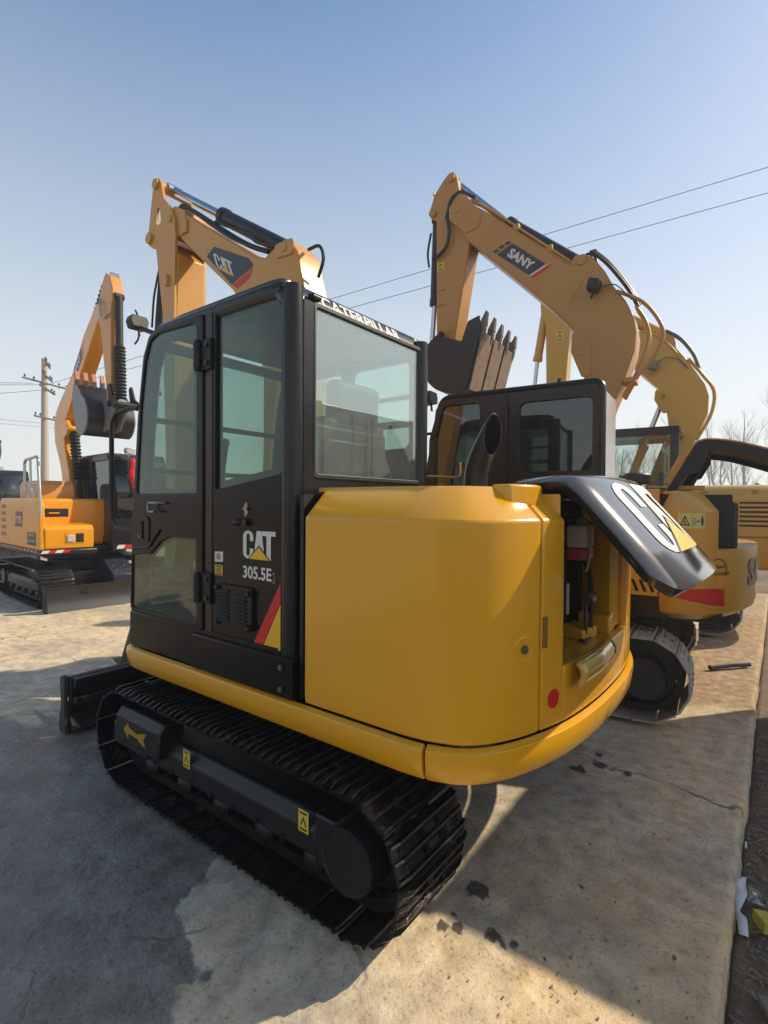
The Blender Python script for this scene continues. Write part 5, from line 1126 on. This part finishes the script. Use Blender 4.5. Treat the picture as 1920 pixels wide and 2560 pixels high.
b = B(); b.prism([(-.86, 1.45), (.08, 1.45), (.08, 2.44), (-.86, 2.44)], 'y', -.478, -.473); b.done('rear_window', GL3, cb3)
b = B()
for xr in (-.88, .08): b.cyl((xr, -.53, 2.46), (xr, -.45, 2.46), .03, 12)
b.tube([(-.86, -.50, 2.47), (.08, -.50, 2.47)], .014, 8); b.done('roof_guard', STEEL, cb3)
b = B(); b.prism(rpoly([(-.30, 1.38), (.15, 1.38), (.15, 1.48), (-.18, 1.5), (-.25, 1.98), (-.35, 1.98)], .04, 4), 'x', -.6, -.2); b.done('operator_seat', SEAT, cb3, bevel=.03)
boom3 = [(1.12, 4.62), (1.0, 4.66), (.3, 4.17), (.056, 3.99), (-.02, 4.0), (-.2, 3.90), (-.351, 3.744), (-.495, 3.575), (-.65, 3.321), (-.75, 3.15), (-.795, 3.0), (-.785, 2.76), (-.662, 2.45), (-.35, 1.7), (-.2, 1.3), (0, 1.2), (.05, 1.5), (-.25, 2.35), (-.327, 2.65), (-.30, 2.85), (-.21, 2.93), (-.19, 3.03), (-.24, 3.11), (-.1, 3.26), (.1, 3.47), (.9, 4.25)]
b = B(); b.prism(boom3, 'x', -.12, .20); bo3 = b.done('boom', Y3, m3, bevel=.012)
b = B(); pin(b, -.13, .21, -.25, 3.03, .045); b.prism(rpoly([(-.16, 3.14), (-.15, 3.0), (-.26, 2.8), (-.33, 2.82), (-.30, 3.05), (-.25, 3.14)], .04, 4), 'x', -.13, -.12); b.prism(rpoly([(-.12, 3.95), (-.42, 3.68), (-.36, 3.92), (-.24, 3.99)], .04, 4), 'x', -.06, .14); b.done('boom_pin', Y3, bo3, bevel=.006)
arm3 = [(1.40, 4.95), (1.25, 4.95), (1.0, 4.5), (1.0, 4.2), (1.10, 2.6), (1.2, 2.5), (1.33, 2.6), (1.36, 4.3), (1.45, 4.6)]
b = B(); b.prism(arm3, 'x', -.10, .16); ar3 = b.done('arm', Y3, m3, bevel=.012)
sticker(ar3, (-.101, 1.20, 4.02), (0, -1, 0), (0, 0, 1), .11, .17, STICK)
ram(ar3, (.03, 1.40, 4.55), (.03, 1.52, 3.80), (.03, 1.60, 3.0), .065, .032, Y3)
ram(bo3, (.04, -.3, 3.88), (.04, .3, 4.30), (.04, 1.25, 4.88), .075, .036, Y3)
bucket(ar3, [(.55, 2.6), (.7, 2.2), (.9, 2.0), (1.2, 2.05), (1.4, 2.35)], (-.4, 1), -.38, .44, BUCK, BUCK, TOOTH, 5)
for dx in (-.08, .0): hose(bo3, [(dx, -.28, 3.95), (dx, -.45, 3.82), (dx, -.6, 3.6), (dx, -.68, 3.38)], .02, flat('grey_hose', lin('#55534f'), .5) if dx < -.05 else bpy.data.materials['grey_hose'])
hose(bo3, [(-.10, -.55, 3.52), (-.10, -.72, 3.28), (-.10, -.85, 3.05), (-.10, -.82, 2.75), (-.10, -.66, 2.42)], .022, Y3, 'pipe')
hose(bo3, [(-.13, .0, 3.98), (-.13, -.2, 3.86), (-.13, -.38, 3.66), (-.13, -.52, 3.42)], .012, Y3, 'pipe')
ram(m3, (.04, .3, 1.5), (.04, -.02, 2.4), (.04, -.25, 3.03), .06, .035, Y3)
worklight(bo3, (-.22, -.13, 3.47), (0, 1, .35), flat('lamp_grey', lin('#77736c'), .45), .13)
hose(bo3, [(-.2, -.2, 3.5), (-.2, -.3, 3.55), (-.17, -.45, 3.5), (-.15, -.55, 3.38)], .006)

# ------------------------------------------------------------------ orange-yellow excavator facing the camera in the left background
def facing_machine(label, loc, rz, group=None):
    m = thing('excavator', label, 'excavator', loc, rz, group)
    crawler(m, -1.02, -.58, -.75, 1.0, .30, .29, .150, TRK5, UNDER, -1, holes=False)
    crawler(m, .58, 1.02, -.75, 1.0, .30, .29, .150, TRK5, UNDER, 1)
    b = B(); b.box((-.6, -.6, .22), (.6, .8, .46)); b.cyl((0, 0, .44), (0, 0, .62), .55, 32); b.cyl((0, 0, .62), (0, 0, .75), .62, 32)
    for x in (-.55, .45): b.box((x, .6, .2), (x+.12, 1.45, .34))
    b.done('car_body', UNDER, m, bevel=.02)
    b = B(); b.prism([(.45, .72), (.75, .70), (1.28, .42), (1.28, .30), (.5, .35)], 'x', -.28, .05); cc = b.done('cylinder_guard', flat('slate_guard', lin('#2c3038'), .35) if 'slate_guard' not in bpy.data.materials else bpy.data.materials['slate_guard'], m, bevel=.01)
    for x in (-.20, -.04):
        for z, y in ((.57, 1.03), (.51, 1.14)): b = B(); b.cyl((x, y, z-.02), (x, y+.012, z+.02), .014, 8); b.done('bolt', STEEL, cc)
    pr = [(1.40, .03), (1.47, .0), (1.52, .0), (1.47, .09), (1.44, .18), (1.45, .30), (1.475, .34), (1.44, .345), (1.40, .2)]
    b = B(); b.prism(pr, 'x', -1.03, 1.0); bl = b.done('dozer_blade', flat('worn_blade_grey', lin('#33312f'), .42, .3, var=.25, bump=.15), m, bevel=.004) if 'worn_blade_grey' not in bpy.data.materials else b.done('dozer_blade', bpy.data.materials['worn_blade_grey'], m, bevel=.004)
    for x in (1.0, -1.055): b = B(); b.prism([(1.38, .02), (1.50, .0), (1.54, .02), (1.49, .18), (1.50, .36), (1.46, .38), (1.38, .36)], 'x', x, x+.025); b.done('end_plate', UNDER, bl, bevel=.004)
    # upper body
    b = B(); b.box((-1.0, -1.0, .76), (1.0, .8, .84)); b.box((.25, .55, .76), (1.0, 1.22, .845)); b.done('upper_frame', UNDER, m, bevel=.02)
    b = B(); b.prism(rpoly([(-.95, .845), (-.95, 1.50), (-.80, 1.585), (1.05, 1.585), (1.17, 1.50), (1.19, .845)], [.02, .1, .1, .08, .08, .02], 5), 'x', .93, 1.0)
    b.prism(rpoly([(-1.15, .845), (-1.15, 1.45), (-.95, 1.585), (.60, 1.585), (.60, .845)], .06, 4), 'x', -.15, .95); b.prism(rpoly([(.58, .845), (.58, 1.21), (1.15, 1.19), (1.20, 1.14), (1.20, .845)], .04, 4), 'x', .30, .94)
    bd = b.done('body', Y5, m, bevel=.02, seg=3)
    b = B(); b.box((-1.0, -1.0, .845), (-.1, -.5, 1.6)); b.done('rear_body', Y5, m, bevel=.02)
    b = B(); b.prism(rpoly([(-.6, 1.56), (-.6, 1.80), (-.5, 1.86), (.35, 1.86), (.42, 1.80), (.45, 1.56)], .05, 4), 'x', .30, .80); b.done('engine_cover', Y5b, m, bevel=.03, seg=3)
    b = B(); b.box((.45, .59, 1.30), (.80, .605, 1.43)); gr = b.done('front_grille', BLKM, bd, bevel=.02)
    b = B(); b.box((.58, .600, 1.35), (.72, .612, 1.37)); b.done('grille_slot', Y5, gr)
    b = B(); b.plate(rpoly([(.42, .925), (.42, 1.09), (.68, 1.09), (.68, .925)], .02, 3), [], 'y', 1.20, 1.208); lamp = b.done('lamp_surround', Y5, bd, bevel=.003)
    b = B(); b.prism(rpoly([(.56, .95), (.56, 1.05), (.66, 1.05), (.66, .95)], .02, 4), 'y', 1.205, 1.222); b.done('headlight', LENS, lamp, bevel=.008)
    b = B(); b.box((.44, 1.204, .94), (.545, 1.2105, 1.07)); b.done('lamp_vent', BLKM, lamp)
    fs_ = planefn((1.0, 1.15, 0), (0, -1, 0), (0, 0, 1)) if False else planefn((1.0, 0, 0), (0, 1, 0), (0, 0, 1))
    decal('badge_panel', shape2d([[(-.02, 1.15), (.36, 1.15), (.40, 1.38), (.02, 1.38)]]), fs_, flat('maroon_badge', lin('#6a2418'), .4) if 'maroon_badge' not in bpy.data.materials else bpy.data.materials['maroon_badge'], bd, .002)
    s = text2d("SY70S", .11, 1.0, .02); wd = max(v[0] for v in s[0]); decal('model_lettering', ([(v[0]*.34/wd + .01, v[1] + 1.20) for v in s[0]], s[1]), fs_, WHITE, bd, .0035)
    decal('dark_badge', shape2d([[(.62, .90), (1.02, .90), (1.02, 1.09), (.62, 1.09)]]), fs_, BROWN, bd, .002)
    for q, zz in ((("SANY"), 1.03), (("NEW POWER"), .94)):
        s = text2d(q, .04, 1.0, .015); wd = max(v[0] for v in s[0]); decal('badge_lettering', ([(v[0]*.28/wd + .68, v[1] + zz) for v in s[0]], s[1]), fs_, WHITE, bd, .0035)
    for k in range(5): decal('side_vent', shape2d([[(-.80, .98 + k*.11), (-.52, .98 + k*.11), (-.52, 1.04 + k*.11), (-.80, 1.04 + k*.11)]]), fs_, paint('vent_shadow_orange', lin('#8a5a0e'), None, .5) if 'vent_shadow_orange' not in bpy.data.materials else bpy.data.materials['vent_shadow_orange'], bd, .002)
    for k in range(22):
        decal('warning_stripe', shape2d([[(-.9 + k*.09, .80), (-.855 + k*.09, .80), (-.83 + k*.09, .838), (-.875 + k*.09, .838)]]), fs_, RED if k % 2 == 0 else WHITE, bd, .003)
    ff_ = planefn((0, 1.22, 0), (-1, 0, 0), (0, 0, 1))
    for k in range(4): decal('warning_stripe', shape2d([[(-1.0 + k*.09, .80), (-.91 + k*.09, .80), (-.88 + k*.09, .842), (-.97 + k*.09, .842)]]), ff_, WHITE if k % 2 == 0 else RED, bd, .003)
    b = B(); b.tube([(.98, 1.15, .85), (.98, 1.16, 1.5), (.96, .98, 2.14), (.96, .90, 2.18), (.96, .40, 2.16), (.96, .33, 2.10), (.96, .36, 1.66), (.96, .55, 1.60)], .02, 10); b.tube([(.96, .62, 2.17), (.96, .66, 1.70), (.96, .78, 1.60)], .016, 8); b.tube([(.96, .64, 1.78), (.96, 1.04, 1.80)], .014, 8); b.done('handrail', GALV, m)
    # cab on the machine's left
    cs = cab_shell(m, -.98, -.05, -.55, .95, .85, 2.30, BLKF, BLKF, GL2, (.1, .85, 1.0, 2.2), (-.45, .02, 1.5, 2.2), slope=.16)
    b = B(); b.box((-.98, .80, .78), (-.05, 1.0, .86)); b.done('cab_step', UNDER, cs)
    for k in range(8): decal('warning_stripe', shape2d([[(.10 + k*.11, .79), (.21 + k*.11, .79), (.24 + k*.11, .85), (.13 + k*.11, .85)]]), planefn((0, 1.002, 0), (-1, 0, 0), (0, 0, 1)), RED if k % 2 else WHITE, cs, .003)
    rb = B(); rb.tube([(-.34, 1.0, 2.22), (-.36, 1.02, 2.12), (-.33, 1.02, 1.98), (-.38, 1.03, 1.80), (-.36, 1.03, 1.74)], .05, 8, smooth=3, rad=None); 
    rbo = rb.done('red_ribbon', REDCLOTH, cs)
    worklight(cs, (-.33, .95, 2.36), (0, 1, -.1), GALV, .1)
    # boom
    bm_ = [(1.05, 4.42), (1.0, 4.60), (.88, 4.60), (.352, 4.225), (-.10, 3.73), (-.76, 3.31), (-1.0, 3.12), (-1.075, 2.92), (-1.04, 2.6), (-.80, 2.25), (-.687, 2.02), (-.56, 1.5), (-.42, 1.05), (-.2, .9), (-.05, 1.1), (-.20, 1.5), (-.33, 2.05), (-.52, 2.45), (-.58, 2.70), (-.52, 2.92), (-.36, 3.08), (.28, 3.68), (.70, 4.08)]
    b = B(); b.prism(bm_, 'x', -.08, .15); bo = b.done('boom', Y5, m, bevel=.015)
    uu = V((0, .53, .85)).normalized() if False else V((0, .75, .66)).normalized(); vv_ = V((0, -uu.z, uu.y))
    sany_panel(bo, V((.15, -.05, 3.55)), uu, vv_, .62, .17, tail=False)
    b = B(); 
    for x in (-.08, .10): b.prism(rpoly([(-.45, 2.95), (-.30, 2.82), (-.33, 2.74), (-.62, 2.60), (-.60, 2.95)], .04, 3), 'x', x, x+.06)
    pin(b, -.10, .17, -.36, 2.79, .05); b.done('boom_bracket', Y5, bo, bevel=.006)
    ram(bo, (.04, -.42, 2.79), (.04, -.22, 2.0), (.04, .16, .92), .05, .045, rodm=BLKM); bellows(bo, (.04, -.42, 2.76), (.04, -.20, 1.92), .085, 14)
    am = [(1.25, 4.98), (1.12, 4.86), (1.0, 4.62), (.98, 4.3), (1.06, 4.2), (1.25, 3.35), (1.30, 2.98), (1.36, 2.94), (1.43, 3.0), (1.45, 3.35), (1.44, 4.45), (1.50, 4.52), (1.50, 4.70), (1.40, 4.90)]
    b = B(); b.prism(am, 'x', -.02, .15); ar = b.done('arm', Y5b, m, bevel=.012)
    ram(ar, (.06, 1.52, 4.58), (.06, 1.54, 3.6), (.06, 1.58, 3.02), .055, .05, BLKM); bellows(ar, (.06, 1.53, 3.85), (.06, 1.575, 3.05), .088, 16)
    bellows(bo, (0, .36, 4.38), (0, .90, 4.92), .075, 10); ram(bo, (0, -.35, 3.7), (0, .36, 4.38), (0, 1.2, 5.0), .055, .04)
    bucket(m, [(.70, 3.36), (.90, 3.22), (1.16, 3.02), (1.24, 2.80), (1.16, 2.62), (1.0, 2.54), (.80, 2.60)], (-.15, 1), -.30, .40, BUCK, GRAYB, PINKT, 6, [(1.52, 3.06), (1.10, 3.1), (1.1, 2.6), (1.3, 2.62), (1.56, 2.92)], [(.70, 2.85), (.62, 3.2)], .20)
    b = B()
    for x in (-.17, .14): b.prism(rpoly([(1.44, 3.30), (1.36, 3.27), (1.42, 3.02), (1.62, 2.90), (1.72, 3.0), (1.56, 3.08)], .03, 3), 'x', x, x+.03)
    pin(b, -.2, .2, 1.66, 2.97, .035); pin(b, -.2, .2, 1.45, 2.99, .04); b.done('bucket_link', BLKM, m, bevel=.004)
    hose(ar, [(.17, 1.1, 4.62), (.19, 1.15, 4.50), (.19, 1.2, 4.32), (.18, 1.30, 4.30), (.17, 1.42, 4.34), (.17, 1.5, 4.3)], .016, GALV)
    hose(ar, [(-.06, 1.80, 4.35), (-.08, 1.86, 4.2), (-.08, 1.86, 3.95), (-.05, 1.80, 3.85)], .014)
    hose(bo, [(.1, .2, 1.15), (.12, .25, .95), (.1, .05, .8)], .02); hose(bo, [(-.12, .15, 1.3), (-.2, .4, 1.15), (-.22, .45, .9), (-.15, .3, .78)], .02)
    return m
m5 = facing_machine('orange excavator facing the camera with blade down, silver handrail and bucket curled high', (1.62, 7.2, 0), 176)
m6 = copy_tree(m5); m6.location = (2.0, 14.5, 0); [bpy.data.objects.remove(o_) for o_ in list(m6.children_recursive) if o_.name.startswith('red_ribbon')]
m6['label'] = 'distant excavator partly cut off by the left edge, behind the orange machine with handrail'

# ------------------------------------------------------------------ utility poles and wires
def pole(label, loc, rz, H=8.1, group='utility poles'):
    p = thing('utility_pole', label, 'utility pole', loc, rz, group)
    b = B(); b.tube([(0, 0, -.3), (0, 0, H*.5), (0, 0, H)], .2, 20, rad=[.19, .16, .115]); b.done('pole_shaft', CONC, p)
    for z, L, a in ((H-.25, .75, 30), (H-.85, .85, 25), (H-1.15, 1.25, -8), (H-1.42, 1.1, 22), (H-2.75, .8, 0)):
        c, s = cos(R(a)), sin(R(a)); b = B()
        b.box((-L, -.16, z-.035), (L, -.09, z+.035)); b.mapv(lambda v: V((v.x*c - v.y*s, v.x*s + v.y*c, v.z)))
        arm_ = b.done('cross_arm', flat('weathered_crossarm', lin('#5c544c'), .7) if 'weathered_crossarm' not in bpy.data.materials else bpy.data.materials['weathered_crossarm'], p)
        for t in (-.92, -.55, .55, .92):
            x = t*L; b = B(); b.lathe((x*c+.125*s, x*s-.125*c, z+.035), (x*c+.125*s, x*s-.125*c, z+1), [(0, .015), (.05, .015), (.05, .04), (.09, .045), (.11, .03), (.14, .03), (.15, .005)], 10); b.done('insulator', flat('insulator_brown', lin('#4a2f26'), .3) if 'insulator_brown' not in bpy.data.materials else bpy.data.materials['insulator_brown'], arm_)
    return p
pole('concrete utility pole with stacked cross-arms behind the orange excavator', (7.35, 24.9, 0), 33)
pole('concrete utility pole standing far off to the right behind the trees', (36.0, -14.5, 0), 20, 8.1)
def wire(pts, label, r=.012):
    b = B(); b.tube(pts, r, 5, smooth=6); return tag(b.done('power_line', WIRE), label, 'wire', 'overhead power lines')
def span(a, c, sag): a, c = V(a), V(c); return [a.lerp(c, t) - V((0, 0, sag*4*t*(1-t))) for t in [k/8 for k in range(9)]]
wA = V((17.0, -1.75, 11.63)); wB = V((17.0, -1.77, 10.87))
wire(span((7.5, 24.6, 6.95), wA + (wA - V((7.5, 24.6, 6.95)))*.35, -.0), 'upper thin power line crossing the sky behind the tan boom', .011)
wire(span((7.7, 24.3, 6.72), wB + (wB - V((7.7, 24.3, 6.72)))*.35, -.0), 'lower thin power line crossing the sky behind the tan boom', .011)
for k, (z0, x1, y1, z1) in enumerate(((6.95, -30, 52, 6.4), (6.9, -24, 46, 5.6), (6.7, -12, 40, 4.8))):
    wire(span((7.0+.25*k, 25.2-.2*k, z0), (x1, y1, z1), .5), ('topmost', 'middle', 'lowest')[k] + ' of the three lines running left from the concrete pole', .011)
for k, dz in enumerate((0, .35)):
    wire(span((-45, 62, 9.2-dz), (70, 42, 9.6-dz), .8), ('higher', 'lower')[k] + ' of the two faint lines low over the left horizon', .016)

# ------------------------------------------------------------------ bare trees and bushes on the right, rubble strip on the left
BUSH = flat('hazy_evergreen', lin('#5d6a52'), .9, var=.3)
def tree_mesh(seed, H):
    r = random.Random(seed); b = B(); tips = []
    def branch(p, d, L, rad, lev):
        n = 4 if lev < 2 else 3; pts = [p]; q = V(p); dd = V(d)
        for k in range(n):
            dd = (dd + V((r.uniform(-.16, .16), r.uniform(-.16, .16), .10 if lev else .02))).normalized(); q = q + dd*L/n; pts.append(q.copy())
        b.tube(pts, rad, 6 if lev == 0 else (4 if lev == 1 else 3), rad=[rad*(1 - .75*k/n) for k in range(n+1)], cap=False)
        if lev < 3:
            m_ = (16, 7, 4)[lev]
            for k in range(m_):
                t = r.uniform(.22 if lev == 0 else .15, 1); i = min(n-1, int(t*n)); s = pts[i].lerp(pts[i+1], t*n-i); a = r.uniform(0, 2*pi); out = V((cos(a), sin(a), 0))
                nd = (dd*r.uniform(.7, 1.2) + out*r.uniform(.45, .75) if lev else V((0, 0, 1))*r.uniform(.75, 1.3) + out*.6).normalized()
                branch(s, nd, L*(r.uniform(.22, .42)*(1.15 - .6*t) if lev == 0 else r.uniform(.4, .6)), rad*(.30 if lev == 0 else .5)*(1-.45*t), lev+1)
    n0 = 0; branch(V((0, 0, -.2)), V((r.uniform(-.04, .04), r.uniform(-.04, .04), 1)), H, .13, 0)
    return b
protos = []
rr = random.Random(11)
def make_tree(seed, H):
    t = thing('bare_tree', '', 'tree', (0, 0, 0), 0, 'bare trees beyond the yard'); b = tree_mesh(seed, H)
    b.done('branches', BARK, t, ang=60); return t
T0 = [make_tree(s, h) for s, h in ((1, 9.2), (2, 8.4), (5, 7.6), (9, 9.8))]
spots = []
for k in range(26):
    a = 37.2 - 20.0 - (k/25)*22.0 + rr.uniform(-.4, .4); d = rr.uniform(43, 58); spots.append((a, d))
spots[0] = (16.8, 47); 
for k, (a, d) in enumerate(spots):
    base = T0[k] if k < 4 else T0[k % 4]
    o = base if k < 4 else base.copy()
    if k >= 4:
        COL.objects.link(o)
        for ch in base.children: c = ch.copy(); COL.objects.link(c); c.parent = o
    o.location = (-2.34 + d*cos(R(a)), -2.16 + d*sin(R(a)), -.1); s = (.62 + .30*min(1, k/14)) * rr.uniform(.86, 1.08); o.scale = (s, s, s); o.rotation_euler = (0, 0, rr.uniform(0, 6))
    o['label'] = 'leafless winter tree in the hazy row on the right horizon'
def bush(label, loc, s, seed):
    r = random.Random(seed); b = B()
    for k in range(2600):
        a = r.uniform(0, 2*pi); h = r.random(); rad = (1-h**1.6)*r.uniform(.25, 1.05)*(1+.3*sin(3*a+seed)); p = V((cos(a)*rad*s*1.3, sin(a)*rad*s*1.3, h*s*1.15*(1+.2*sin(2*a))))
        n = V((r.uniform(-1, 1), r.uniform(-1, 1), r.uniform(-.2, 1))).normalized(); u = n.orthogonal().normalized()*s*.05; v = n.cross(u)
        b.poly([p-u, p-v*.5, p+u, p+v*.5])
    t = thing('evergreen_shrub', label, 'shrub', loc, 0, 'shrubs under the bare trees'); b.done('foliage', BUSH, t)
    b = B(); b.tube([(0, 0, -.1), (0, 0, s*.7)], .08, 6); b.done('stem', BARK, t)
for k, (a, d, s) in enumerate(((13.3, 42, 2.6), (11.6, 44, 2.3), (9.6, 47, 1.5), (6.5, 48, 1.4), (4.0, 46, 1.3), (1.5, 46, 1.3), (-1.0, 46, 1.4))):
    bush(('tallest rounded', 'second tallest rounded')[k] + ' hazy green shrub under the bare trees' if k < 2 else 'low hazy shrub along the foot of the bare trees', (-2.34 + d*cos(R(a)), -2.16 + d*sin(R(a)), -.1), s, k)
b = B(); r_ = random.Random(5)
for k in range(520):
    x = r_.uniform(-4, 16); y = 15.5 + r_.uniform(-.5, .5) + .1*x; z = abs(r_.gauss(0, .12))
    b.box((x-.1, y-.05, z), (x+.1, y+.05, z+.06), Matrix.Rotation(r_.uniform(0, 3), 3, 'Z') @ Matrix.Rotation(r_.uniform(-.4, .4), 3, 'X'))
tag(b.done('brick_rubble', flat('pale_brick_rubble', lin('#b5907c'), .85, var=.3), kind='stuff'), 'strip of pale broken bricks along the back of the yard', 'rubble')

# ------------------------------------------------------------------ litter on the soil
def ribbon(pts, wds, nrm=(0, 0, 1)):
    b = B(); P = cat_rom(pts, 6); n = len(P); L = []
    for i, p in enumerate(P):
        d = (P[min(i+1, n-1)]-P[max(i-1, 0)]).normalized(); t = i/(n-1)*(len(wds)-1); k = int(min(t, len(wds)-2)); w_ = wds[k] + (wds[k+1]-wds[k])*(t-k)
        tw = V((0, 0, 1)) + V((sin(i*.8)*.3, cos(i*.5)*.3, 0)); s_ = d.cross(tw).normalized()*w_/2
        L.append((b.bm.verts.new(p-s_), b.bm.verts.new(p+s_+V((0, 0, .004*sin(i))))))
    for a, c in zip(L, L[1:]): b.bm.faces.new((a[0], c[0], c[1], a[1]))
    return b
z_ = -.05
tag(ribbon([(.335, -2.075, z_+.01), (.26, -2.058, z_+.03), (.19, -2.06, z_+.02), (.12, -2.058, z_), (.06, -2.072, z_+.006), (-.01, -2.082, z_-.005)], [.004, .04, .05, .012, .035, .03]).done('plastic_strip', PAPER, None, solid=.001), 'twisted white plastic strip lying on soil beside the slab edge', 'litter')
tag(ribbon([(.30, -2.09, z_), (.24, -2.11, z_+.02), (.18, -2.105, z_+.03), (.175, -2.14, z_+.02)], [.01, .05, .05, .02]).done('plastic_film', glass_mat('clear_film', (.85, .87, .9, 1), .10, .25), None, solid=.0006), 'crumpled clear plastic film next to the white strip', 'litter')
b = B(); b.box((-.04, -.026, 0), (.04, .026, .042)); bmesh.ops.subdivide_edges(b.bm, edges=b.bm.edges[:], cuts=3, use_grid_fill=True)
for v in b.bm.verts: v.co += V((mnoise.noise(v.co*30), mnoise.noise(v.co*30+V((5, 0, 0))), mnoise.noise(v.co*30+V((0, 9, 0)))))*.006
o = b.done('crumpled_box', flat('faded_yellow_card', lin('#bba63c'), .5, var=.25), None, bevel=.002); o.location = (.085, -2.145, z_-.01); o.rotation_euler = (.1, .08, .5); tag(o, 'crushed small yellow cardboard box on the soil at right edge', 'box')
b = B(); b.cyl((.61, -2.062, z_+.012), (.57, -2.064, z_+.01), .005, 10); tag(b.done('cigarette_end', PAPER), 'tiny white cigarette end on the soil by the slab', 'litter')
b = B(); b.prism(rpoly([(-.05, -.02), (.06, -.025), (.05, .03), (-.04, .025)], .012, 3), 'z', 0, .02)
o = b.done('flat_stone', STONE, None, bevel=.005); o.location = (-.30, -2.17, soilz(-.30, -2.17)+.004); o.rotation_euler = (.15, .1, .4); tag(o, 'flat grey stone half sunk in the soil near the bottom right', 'stone')
b = B(); b.tube([(3.36, -1.67, .025), (3.55, -1.82, .032), (3.72, -1.96, .026)], .024, 8); tag(b.done('dark_bar', BLKM), 'short dark bar lying on lit ground beside the tan machine', 'bar')
b = B(); b.prism([(0, 0), (.022, -.004), (.026, .012), (.008, .018)], 'z', 0, .004); o = b.done('concrete_chip', CONC, None); o.location = (-.42, -1.71, .001); tag(o, 'small pale chip lying on the shaded slab', 'chip')

# ------------------------------------------------------------------ unseen box lorry, added out of frame to throw the shade over the slab
lo = thing('added_shade_lorry', 'unseen small white box lorry added to shade the slab', 'lorry', (2.06, -3.24, -.08), 1)
LW = paint('lorry_white', lin('#c9cac8'), lin('#a8a49a'), .4, .2, .4)
W_, L_, H_ = 1.90, 3.4, 2.80
b = B(); b.box((0, -L_, .75), (W_, 0, H_))
lb = b.done('cargo_box', LW, lo, bevel=.02)
for x in (-.015, W_-.035):
    for y in (-L_-.01, -.05): b = B(); b.box((x, y, .72), (x+.05, y+.06, H_+.02)); b.done('corner_trim', GALV, lb)
for k in range(1, 6): b = B(); b.box((-.012, -L_ + k*.53, .78), (.0, -L_ + .04 + k*.53, H_-.05)); b.done('side_rib', LW, lb)
for x in (.06, W_/2+.01): b = B(); b.box((x, .006, .80), (x+W_/2-.08, .03, H_-.06)); b.done('rear_door', LW, lb, bevel=.005)
for x in (.55, .82): b = B(); b.tube([(x, .05, .8), (x, .05, H_-.08)], .012, 8); b.done('lock_rod', GALV, lb)
b = B(); b.box((.35, -4.5, .45), (.45, -.1, .62)); b.box((W_-.45, -4.5, .45), (W_-.35, -.1, .62)); b.box((.05, -.2, .42), (W_-.05, -.05, .56)); b.box((.3, -L_, .62), (W_-.3, 0, .74)); b.done('chassis', BLKM, lo, bevel=.01)
b = B(); b.prism(rpoly([(-L_-.1, .55), (-L_-.1, 1.9), (-L_-.3, 2.0), (-L_-1.0, 1.92), (-L_-1.3, 1.3), (-L_-1.4, .55)], .1, 5), 'x', .02, W_-.02); cbn = b.done('lorry_cab', paint('lorry_blue', lin('#35558a'), None, .3), lo, bevel=.05, seg=3)
b = B(); b.prism([(-L_-.4, 1.3), (-L_-.4, 1.78), (-L_-.9, 1.78), (-L_-1.1, 1.3)], 'x', .008, .02); b.done('side_window', GL2, cbn)
for y in (-.8, -L_-.7):
    for x in (.04, W_-.24):
        b = B(); b.lathe((x, y, .36), (x+1, y, .36), [(0, .19), (.0, .33), (.02, .36), (.18, .36), (.2, .33), (.2, .19)], 28); wh_ = b.done('wheel', RUB, lo)
        b = B(); b.lathe((x+.01, y, .36), (x+1, y, .36), [(0, .04), (.02, .09), (.04, .2), (.16, .2), (.18, .08)], 20); b.done('rim', GALV, wh_)

# ------------------------------------------------------------------ thin winter haze over the yard
if HAZE:
    b = B(); b.box((-80, -70, -1.2), (75, 80, 13.5))
    hm = bpy.data.materials.new('haze'); hm.use_nodes = True; hn = hm.node_tree
    hn.nodes.remove(hn.nodes['Principled BSDF']); pv = hn.nodes.new('ShaderNodeVolumePrincipled'); pv.inputs['Density'].default_value = HAZE; pv.inputs['Color'].default_value = (.93, .95, .97, 1); pv.inputs['Anisotropy'].default_value = .3
    hn.links.new(pv.outputs[0], hn.nodes['Material Output'].inputs['Volume'])
    b.done('haze', hm, None, kind='stuff')
